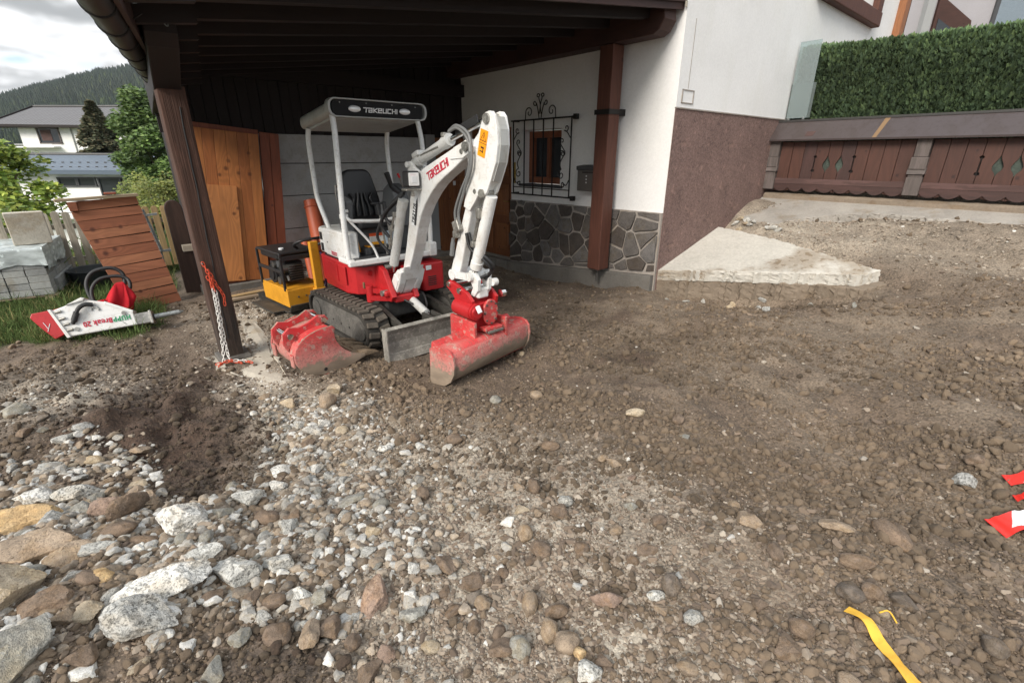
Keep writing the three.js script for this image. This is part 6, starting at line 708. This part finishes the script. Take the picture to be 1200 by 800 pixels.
const leafM = new THREE.MeshPhysicalMaterial({ vertexColors: true, roughness: .75, transmission: .3, thickness: 0, side: THREE.DoubleSide }), needleM = mat(1, 1, 1, { vertexColors: true, roughness: .85, side: THREE.DoubleSide });
const bark = mat(.13, .095, .07, { map: TX.weather, roughness: .95 });
function addLeaves(name, g, m, parent) { const o = new THREE.Mesh(g, m); o.name = name; o.castShadow = o.receiveShadow = true; parent.add(o); return o; }
function broadleaf(name, label, pos, H, crown, n, size, cols, seed, clumps = 46, cat = 'tree') { // crown: [radius, bottom, top]
  const t = thing(name, label, cat, pos), R = rng(seed), [r, y0, y1] = crown, C = [];
  for (let i = 0; i < clumps; i++) { const u = Math.pow(R(), .7), y = mix(y0, y1, u), w = r * Math.sqrt(Math.max(.05, 1 - Math.pow((u - .38) / .66, 2))), a = R() * 6.28, d = w * Math.sqrt(R()) * .95; C.push([Math.cos(a) * d, y, Math.sin(a) * d, r * (.20 + .2 * R()), .7 + .5 * R()]); }
  const parts = [cyl([0, -.3, 0], [.05, y0 + (y1 - y0) * .45, .03], r * .075, r * .035, 10)]; for (let i = 0; i < Math.min(16, clumps); i++) { const c = C[i], s = mix(y0 * .7, c[1], .5); parts.push(tube([[.02, s * .8, 0], [c[0] * .45, mix(s, c[1], .5), c[2] * .45], [c[0], c[1], c[2]]], r * .014, 8, 5)); } P('trunk', parts, bark, t, 'y');
  addLeaves('crown', leaves(n, seed + 1, Q => { const c = C[Math.floor(Q() * C.length)], a = Q() * 6.28, b = Math.acos(2 * Q() - 1), d = c[3] * Math.pow(Q(), .4); return [c[0] + Math.sin(b) * Math.cos(a) * d, c[1] + Math.cos(b) * d * .8, c[2] + Math.sin(b) * Math.sin(a) * d, 1, c[4]]; }, size, cols), leafM, t); return t;
}
function conifer(name, label, pos, H, r, n, size, cols, seed) {
  const t = thing(name, label, 'tree', pos), R = rng(seed), B = []; for (let i = 0; i < 300; i++) { const u = Math.pow(R(), .75), y = mix(.1, .995, u) * H, a = R() * 6.28, L = r * (1 - u * .98) * (.8 + .3 * R()); B.push([y, a, L]); }
  P('trunk', [cyl([0, -.3, 0], [0, H * .98, 0], r * .07, .02, 8), ...B.slice(0, 70).map(([y, a, L]) => cyl([0, y, 0], [Math.cos(a) * L, y - L * .22, Math.sin(a) * L], .025, .008, 5))], bark, t, 'y');
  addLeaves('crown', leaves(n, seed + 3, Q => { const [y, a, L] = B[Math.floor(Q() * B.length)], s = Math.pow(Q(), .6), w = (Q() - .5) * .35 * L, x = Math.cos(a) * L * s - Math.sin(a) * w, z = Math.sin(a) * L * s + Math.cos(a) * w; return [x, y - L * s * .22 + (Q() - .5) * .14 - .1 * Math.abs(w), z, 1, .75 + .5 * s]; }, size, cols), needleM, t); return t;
}
broadleaf('broadleaf_tree', 'dense green maple tree left of the carport post', far(-16.9, -2.9, 24), 8, [1.75, 1.2, 7.35], 32000, .17, [[.10, .18, .035], [.13, .225, .04], [.075, .14, .03], [.17, .26, .055]], 5, 70);
conifer('conifer_tree', 'brownish green conifer standing before the white upper house', far(-27.4, -4.2, 34), 9.35, 4.3, 42000, .22, [[.075, .072, .035], [.055, .065, .032], [.10, .085, .045], [.045, .055, .028]], 9);
broadleaf('yellow_green_shrub', 'bright yellow green leafy shrub behind the paver pallet', far(-11.5, .0, 11.2), 2, [.9, .35, 2.15], 4200, .12, [[.28, .36, .04], [.22, .31, .04], [.35, .40, .06], [.15, .24, .035]], 15, 40, 'shrub');
broadleaf('golden_shrub', 'low golden green shrub behind the picket fence by the gate post', far(-9.6, -.3, 13.2), 1.5, [.9, .3, 1.62], 6000, .07, [[.26, .29, .05], [.20, .25, .045], [.31, .32, .07]], 25, 26, 'shrub');
broadleaf('golden_shrub', 'smaller golden green shrub right behind the plank hatch top', far(-11.2, -.5, 14.5), 1.5, [.75, .3, 1.65], 4200, .075, [[.24, .28, .05], [.19, .25, .045]], 26, 20, 'shrub');
broadleaf('dark_shrub', 'dark green bush below the maple tree', far(-13.3, -2.2, 19), 2, [1.5, .3, 2.6], 7000, .12, [[.045, .085, .025], [.06, .11, .03]], 27, 26, 'shrub');
{ // clipped hedge
  const t = thing('hedge', 'clipped dark green thuja hedge above the wooden fence', 'hedge', [9.62, 2.05, -1.2]); const x0 = 9.14, x1 = 10.15, y0 = 2.08, z0 = -3.47, z1 = 1.9, top = z => 3.45 - .03 * (z + 3.4);
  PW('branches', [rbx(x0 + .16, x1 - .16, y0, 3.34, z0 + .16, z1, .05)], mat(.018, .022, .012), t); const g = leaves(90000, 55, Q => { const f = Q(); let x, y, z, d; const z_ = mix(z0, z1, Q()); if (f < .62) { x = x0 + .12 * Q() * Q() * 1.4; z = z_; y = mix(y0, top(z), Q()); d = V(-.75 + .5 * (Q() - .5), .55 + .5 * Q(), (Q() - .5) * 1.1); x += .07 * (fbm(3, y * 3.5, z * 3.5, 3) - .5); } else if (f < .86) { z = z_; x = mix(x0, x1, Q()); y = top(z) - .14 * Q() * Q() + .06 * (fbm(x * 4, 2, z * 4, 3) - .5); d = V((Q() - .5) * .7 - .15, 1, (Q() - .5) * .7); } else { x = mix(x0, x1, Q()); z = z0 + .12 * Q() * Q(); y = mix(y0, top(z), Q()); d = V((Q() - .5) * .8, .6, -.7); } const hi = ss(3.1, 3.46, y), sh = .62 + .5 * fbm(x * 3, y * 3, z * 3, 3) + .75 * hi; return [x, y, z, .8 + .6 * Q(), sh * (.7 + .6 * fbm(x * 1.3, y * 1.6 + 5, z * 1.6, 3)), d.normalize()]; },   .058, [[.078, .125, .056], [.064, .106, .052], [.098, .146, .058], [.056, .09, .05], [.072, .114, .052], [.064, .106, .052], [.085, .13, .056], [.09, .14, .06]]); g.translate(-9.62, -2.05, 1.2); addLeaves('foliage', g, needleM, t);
  const gp = thing('glass_screen', 'upright glass screen between the white wall and the hedge', 'glass screen', [9.02, 2.44, -3.35]); PW('pane', rbx(8.98, 8.992, 2.46, 3.54, -3.50, -3.20, .002), new THREE.MeshPhysicalMaterial({ color: lin(.62, .70, .70), roughness: .12, transmission: .8, thickness: 0 }), gp); PW('lower_panel', rbx(8.993, 9.0, 2.46, 2.96, -3.52, -3.16, .002), mat(.085, .105, .10, { roughness: .25 }), gp); PW('clamp', [rbx(8.97, 9.01, 2.43, 2.47, -3.48, -3.45, .003), rbx(8.97, 9.01, 2.43, 2.47, -3.26, -3.23, .003)], M.galv, gp);
}
// ---------- houses on the slope ----------
function farHouse(name, label, lat, y, fwd, build) { const t = thing(name, label, 'house', far(lat, y, fwd), yaw); build(t); return t; }
farHouse('white_house', 'white upper house with grey corrugated roof and solar panel', -38, -2.45, 45, t => {
  P('wall', bx(11.4, 7.2, 7, .45, 3.3, -3.5), M.white, t); P('gable', exX([[-.2, 6.7], [-3.5, 8.25], [-7, 6.8]], -5.2, 6.1, 0), M.white, t);
  const rf = P('roof', [slabQuad([-7.1, 6.86, .75], [7, 6.70, .75], [7, 8.55, -3.5], [-6.4, 8.55, -3.5], .14), slabQuad([7, 6.70, -7.6], [-7, 6.70, -7.6], [-6.4, 8.55, -3.5], [7, 8.55, -3.5], .14)], mat(.17, .168, .175, { map: TX.roofTile }), t); P('ridge', [cyl([-6.4, 8.58, -3.5], [7, 8.58, -3.5], .12, .12, 8)], M.gutter, rf); P('eaves', [bar([-7.1, 6.76, .78], [7, 6.6, .78], .16, .2), bar([-7.12, 6.84, .75], [-6.44, 8.55, -3.5], .08, .24), bx(13.4, .06, .74, -.1, 6.62, .4)], M.beam, rf); P('chimney', bx(.7, .8, .7, 2.7, 8.7, -3.5), M.brownPlaster, rf);
  const sp = P('solar_panel', slabQuad([3.6, 7.35, -.62], [6.8, 7.32, -.62], [6.8, 8.2, -2.6], [3.6, 8.24, -2.6], .08), mat(.05, .09, .16, { roughness: .2 }), t); P('frame', [bar([3.6, 7.39, -.6], [6.8, 7.37, -.6], .10, .06), bar([3.6, 8.28, -2.6], [6.8, 8.24, -2.6], .10, .06), bar([3.6, 7.8, -1.6], [6.8, 7.8, -1.6], .10, .06)], M.labelWhite, sp);
  const win = (x0, x1, y0, y1) => { const w = P('window', bx(x1 - x0, y1 - y0, .06, (x0 + x1) / 2, (y0 + y1) / 2, .0), M.glassDark, t); P('frame', [bx(x1 - x0 + .16, .1, .12, (x0 + x1) / 2, y0, .03), bx(x1 - x0 + .16, .1, .12, (x0 + x1) / 2, y1, .03), bx(.1, y1 - y0, .12, x0, (y0 + y1) / 2, .03), bx(.1, y1 - y0, .12, x1, (y0 + y1) / 2, .03)], M.fenceGrey, w); return w; };
  const w1 = win(-3.6, -1.75, 5.35, 6.55); P('shade', bx(.9, .9, .04, -2.9, 6.0, .04), M.fenceTrim, w1); const w2 = win(.1, 1.5, 5.2, 6.45); P('curtain', bx(1.1, .95, .02, .8, 5.85, .035), M.curtain, w2); win(-3.6, -2.4, 2.2, 3.6); win(.6, 2.0, 2.2, 3.6);
  P('balcony', [bx(3.4, .12, .7, -3.7, 5.05, .35), bx(3.3, .05, .05, -3.7, 5.25, .68)], M.white, t); P('down_pipe', cyl([-.62, 1, .06], [-.62, 6.6, .06], .05, .05, 8), M.mGrey, t);
});
farHouse('lower_house', 'lower white house with blue grey tiled roof and balcony railing', -24, -3.8, 28.5, t => {
  P('wall', bx(7.6, 4.9, 6, -.6, 2.35, -3), M.white, t); const rf = P('roof', [slabQuad([-6.5, 4.98, .6], [4.0, 4.92, .6], [3.2, 5.72, -3.2], [-6.5, 5.75, -3.2], .14), slabQuad([3.9, 4.92, -6.6], [-6.5, 4.92, -6.6], [-6.5, 5.75, -3.2], [3.2, 5.72, -3.2], .14)], mat(.15, .185, .23, { map: TX.roofTile, roughness: .6 }), t); P('ridge', cyl([-6.5, 5.77, -3.2], [3.2, 5.74, -3.2], .10, .10, 8), M.gutter, rf); P('fascia', [bar([-6.5, 4.86, .62], [4.0, 4.80, .62], .1, .22), bx(10.4, .06, .7, -1.25, 4.75, .25)], mat(.10, .13, .17), rf);
  P('snow_guard', Array.from({ length: 40 }, (_, i) => bx(.12, .06, .05, -6.2 + (i % 20) * .5 + (i > 19 ? .25 : 0), 5.10 + (i > 19 ? .22 : 0), -.05 - (i > 19 ? 1.0 : 0))), M.gutter, rf);
  const win = (x0, x1, y0, y1, n = 1) => { const w = P('window', bx(x1 - x0, y1 - y0, .06, (x0 + x1) / 2, (y0 + y1) / 2, .0), M.glassDark, t), f = [bx(x1 - x0 + .12, .08, .12, (x0 + x1) / 2, y0, .03), bx(x1 - x0 + .12, .08, .12, (x0 + x1) / 2, y1, .03)]; for (let i = 0; i <= n; i++) f.push(bx(.08, y1 - y0, .12, mix(x0, x1, i / n), (y0 + y1) / 2, .03)); P('frame', f, M.darkGrey, w); };
  win(-2.05, -1.05, 4.05, 4.5); win(-.95, .05, 4.05, 4.5); win(.25, 2.75, 2.9, 4.5, 2);
  P('pink_wall', [bx(2.4, 1.0, .3, 4.0, 4.3, -.1)], mat(.52, .38, .32, { map: TX.plaster }), t); P('timber_wall', bx(2.4, 1.6, .3, 4.0, 3.0, -.12), M.redWood, t, 'x');
  const bal = P('balcony', bx(7, .16, 1.2, -.9, 2.45, .7), M.white, t); P('railing', [bar([-4.4, 3.35, 1.28], [2.4, 3.35, 1.28], .06, .05), bar([-4.4, 3.0, 1.28], [2.4, 3.0, 1.28], .03, .03), bar([-4.4, 2.7, 1.28], [2.4, 2.7, 1.28], .03, .03), ...[-4.2, -2.7, -1.3, -.2, 1.1, 2.3].map(x => bx(.05, 1.2, .05, x, 2.9, 1.28))], M.darkGrey, bal);
});
// grey neighbour at the upper right
farHouse('grey_house', 'grey plastered house behind the hedge at the upper right', 14.6, 1.5, 18, t => { P('wall', bx(3.0, 9, 4, -.55, 4.5, -2), mat(.36, .35, .37, { map: TX.plaster }), t); P('corner_trim', bx(.12, 9, .1, .98, 4.5, .02), M.darkGrey, t, 'y'); const w = P('window', exZ([[-.95, 3.7], [-.95, 5.15], [.25, 4.45], [.30, 4.2], [-.1, 3.7]], .01, .10, .01), M.beamRed, t, 'x'); P('pane', exZ([[-.85, 3.7], [-.85, 4.5], [-.3, 4.2], [-.2, 3.7]], .10, .12, 0), M.glassDark, w); P('jamb', bx(.25, 9, .2, -1.25, 4.5, .1), M.garageJamb, t); });
// ---------- wooded hill and far mountain ----------
{
  const hillTop = a => 76 + 390 * clamp(a + .77, -.22, .5) + 60 * Math.max(0, -.99 - a) + 7 * fbm(a * 30, 4, 1, 3);     // a: bearing to the right of straight ahead
  const rows = 50, cols = 150, A0 = -1.75, A1 = .35, pos = [], idx = []; const pt = (a, u) => { const d = mix(260, 1250, u), y = -14 + (hillTop(a) * 1.02 + 14) * Math.pow(sm(u * .985), 1.0) * (.96 + .08 * fbm(a * 18, u * 7, 3, 3)); return [Math.sin(a + .7121) * d, y, -Math.cos(a + .7121) * d]; };
  for (let j = 0; j <= rows + 8; j++) for (let i = 0; i <= cols; i++) { const a = mix(A0, A1, i / cols); if (j <= rows) pos.push(...pt(a, j / rows)); else { const q = pt(a, 1), k = 1 + (j - rows) * .08; pos.push(q[0] * k, q[1] - (j - rows) * 25, q[2] * k); } }
  for (let j = 0; j < rows + 8; j++) for (let i = 0; i < cols; i++) { const a = j * (cols + 1) + i; idx.push(a, a + 1, a + cols + 1, a + 1, a + cols + 2, a + cols + 1); }
  const g = new THREE.BufferGeometry(); g.setAttribute('position', new THREE.Float32BufferAttribute(pos, 3)); g.setIndex(idx); g.computeVertexNormals(); struct('hill', g, mat(.03, .045, .022, { map: TX.forest }), 'wooded hillside behind the houses');
  const tg = mergeGeometries([0, 1, 2].map(i => { const c = new THREE.ConeGeometry(.5 - .13 * i, .52, 7, 1, true); c.translate(0, .28 + i * .23, 0); c.rotateY(i); return c; })), R = rng(90), N = 42000, o = new THREE.InstancedMesh(tg, mat(1, 1, 1, { roughness: .95, side: THREE.DoubleSide }), N), d = new THREE.Object3D(), c = new THREE.Color();
  for (let i = 0; i < N; i++) { const a = mix(-1.15, -.25, R()), u = Math.sqrt(mix(.02, 1, R())), p = pt(a, u), h = 10 + 9 * R(), decid = R() < .22; d.position.set(p[0], p[1] - 1, p[2]); d.rotation.y = R() * 6; d.scale.set(h * (decid ? .62 : .36), h * (decid ? .8 : 1), h * (decid ? .62 : .36)); d.updateMatrix(); o.setMatrixAt(i, d.matrix); const k = .65 + .7 * R(), s = fbm(p[0] * .01, 1, p[2] * .01, 3); c.setRGB((decid ? .055 : .030) * k, (decid ? .075 : .044) * k * (.8 + .4 * s), .026 * k); o.setColorAt(i, c); }
  o.name = 'forest'; o.userData.kind = 'stuff'; o.userData.label = 'dark conifer forest covering the hill'; o.castShadow = o.receiveShadow = true; scene.add(o);
  const mp = [], mi = [], mc = 60, mr = 30; for (let j = 0; j <= mr; j++) for (let i = 0; i <= mc; i++) { const a = mix(.45, 1.75, i / mc), u = j / mr, dd = mix(900, 2800, u), y = -20 + u * u * (780 + 260 * (fbm(a * 5, 2, 1, 4) - .5)) + 120 * u * (fbm(a * 14, u * 9, 4, 4) - .5); mp.push(Math.sin(a + .7121) * dd, y, -Math.cos(a + .7121) * dd); } for (let j = 0; j < mr; j++) for (let i = 0; i < mc; i++) { const a = j * (mc + 1) + i; mi.push(a, a + 1, a + mc + 1, a + 1, a + mc + 2, a + mc + 1); }
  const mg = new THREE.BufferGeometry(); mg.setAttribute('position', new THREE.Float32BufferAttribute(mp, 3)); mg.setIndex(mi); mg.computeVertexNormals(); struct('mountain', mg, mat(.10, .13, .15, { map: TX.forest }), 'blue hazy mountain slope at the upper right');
}
scene.fog = new THREE.FogExp2(0xb9c4cc, .00012);
renderer.render(scene, camera);
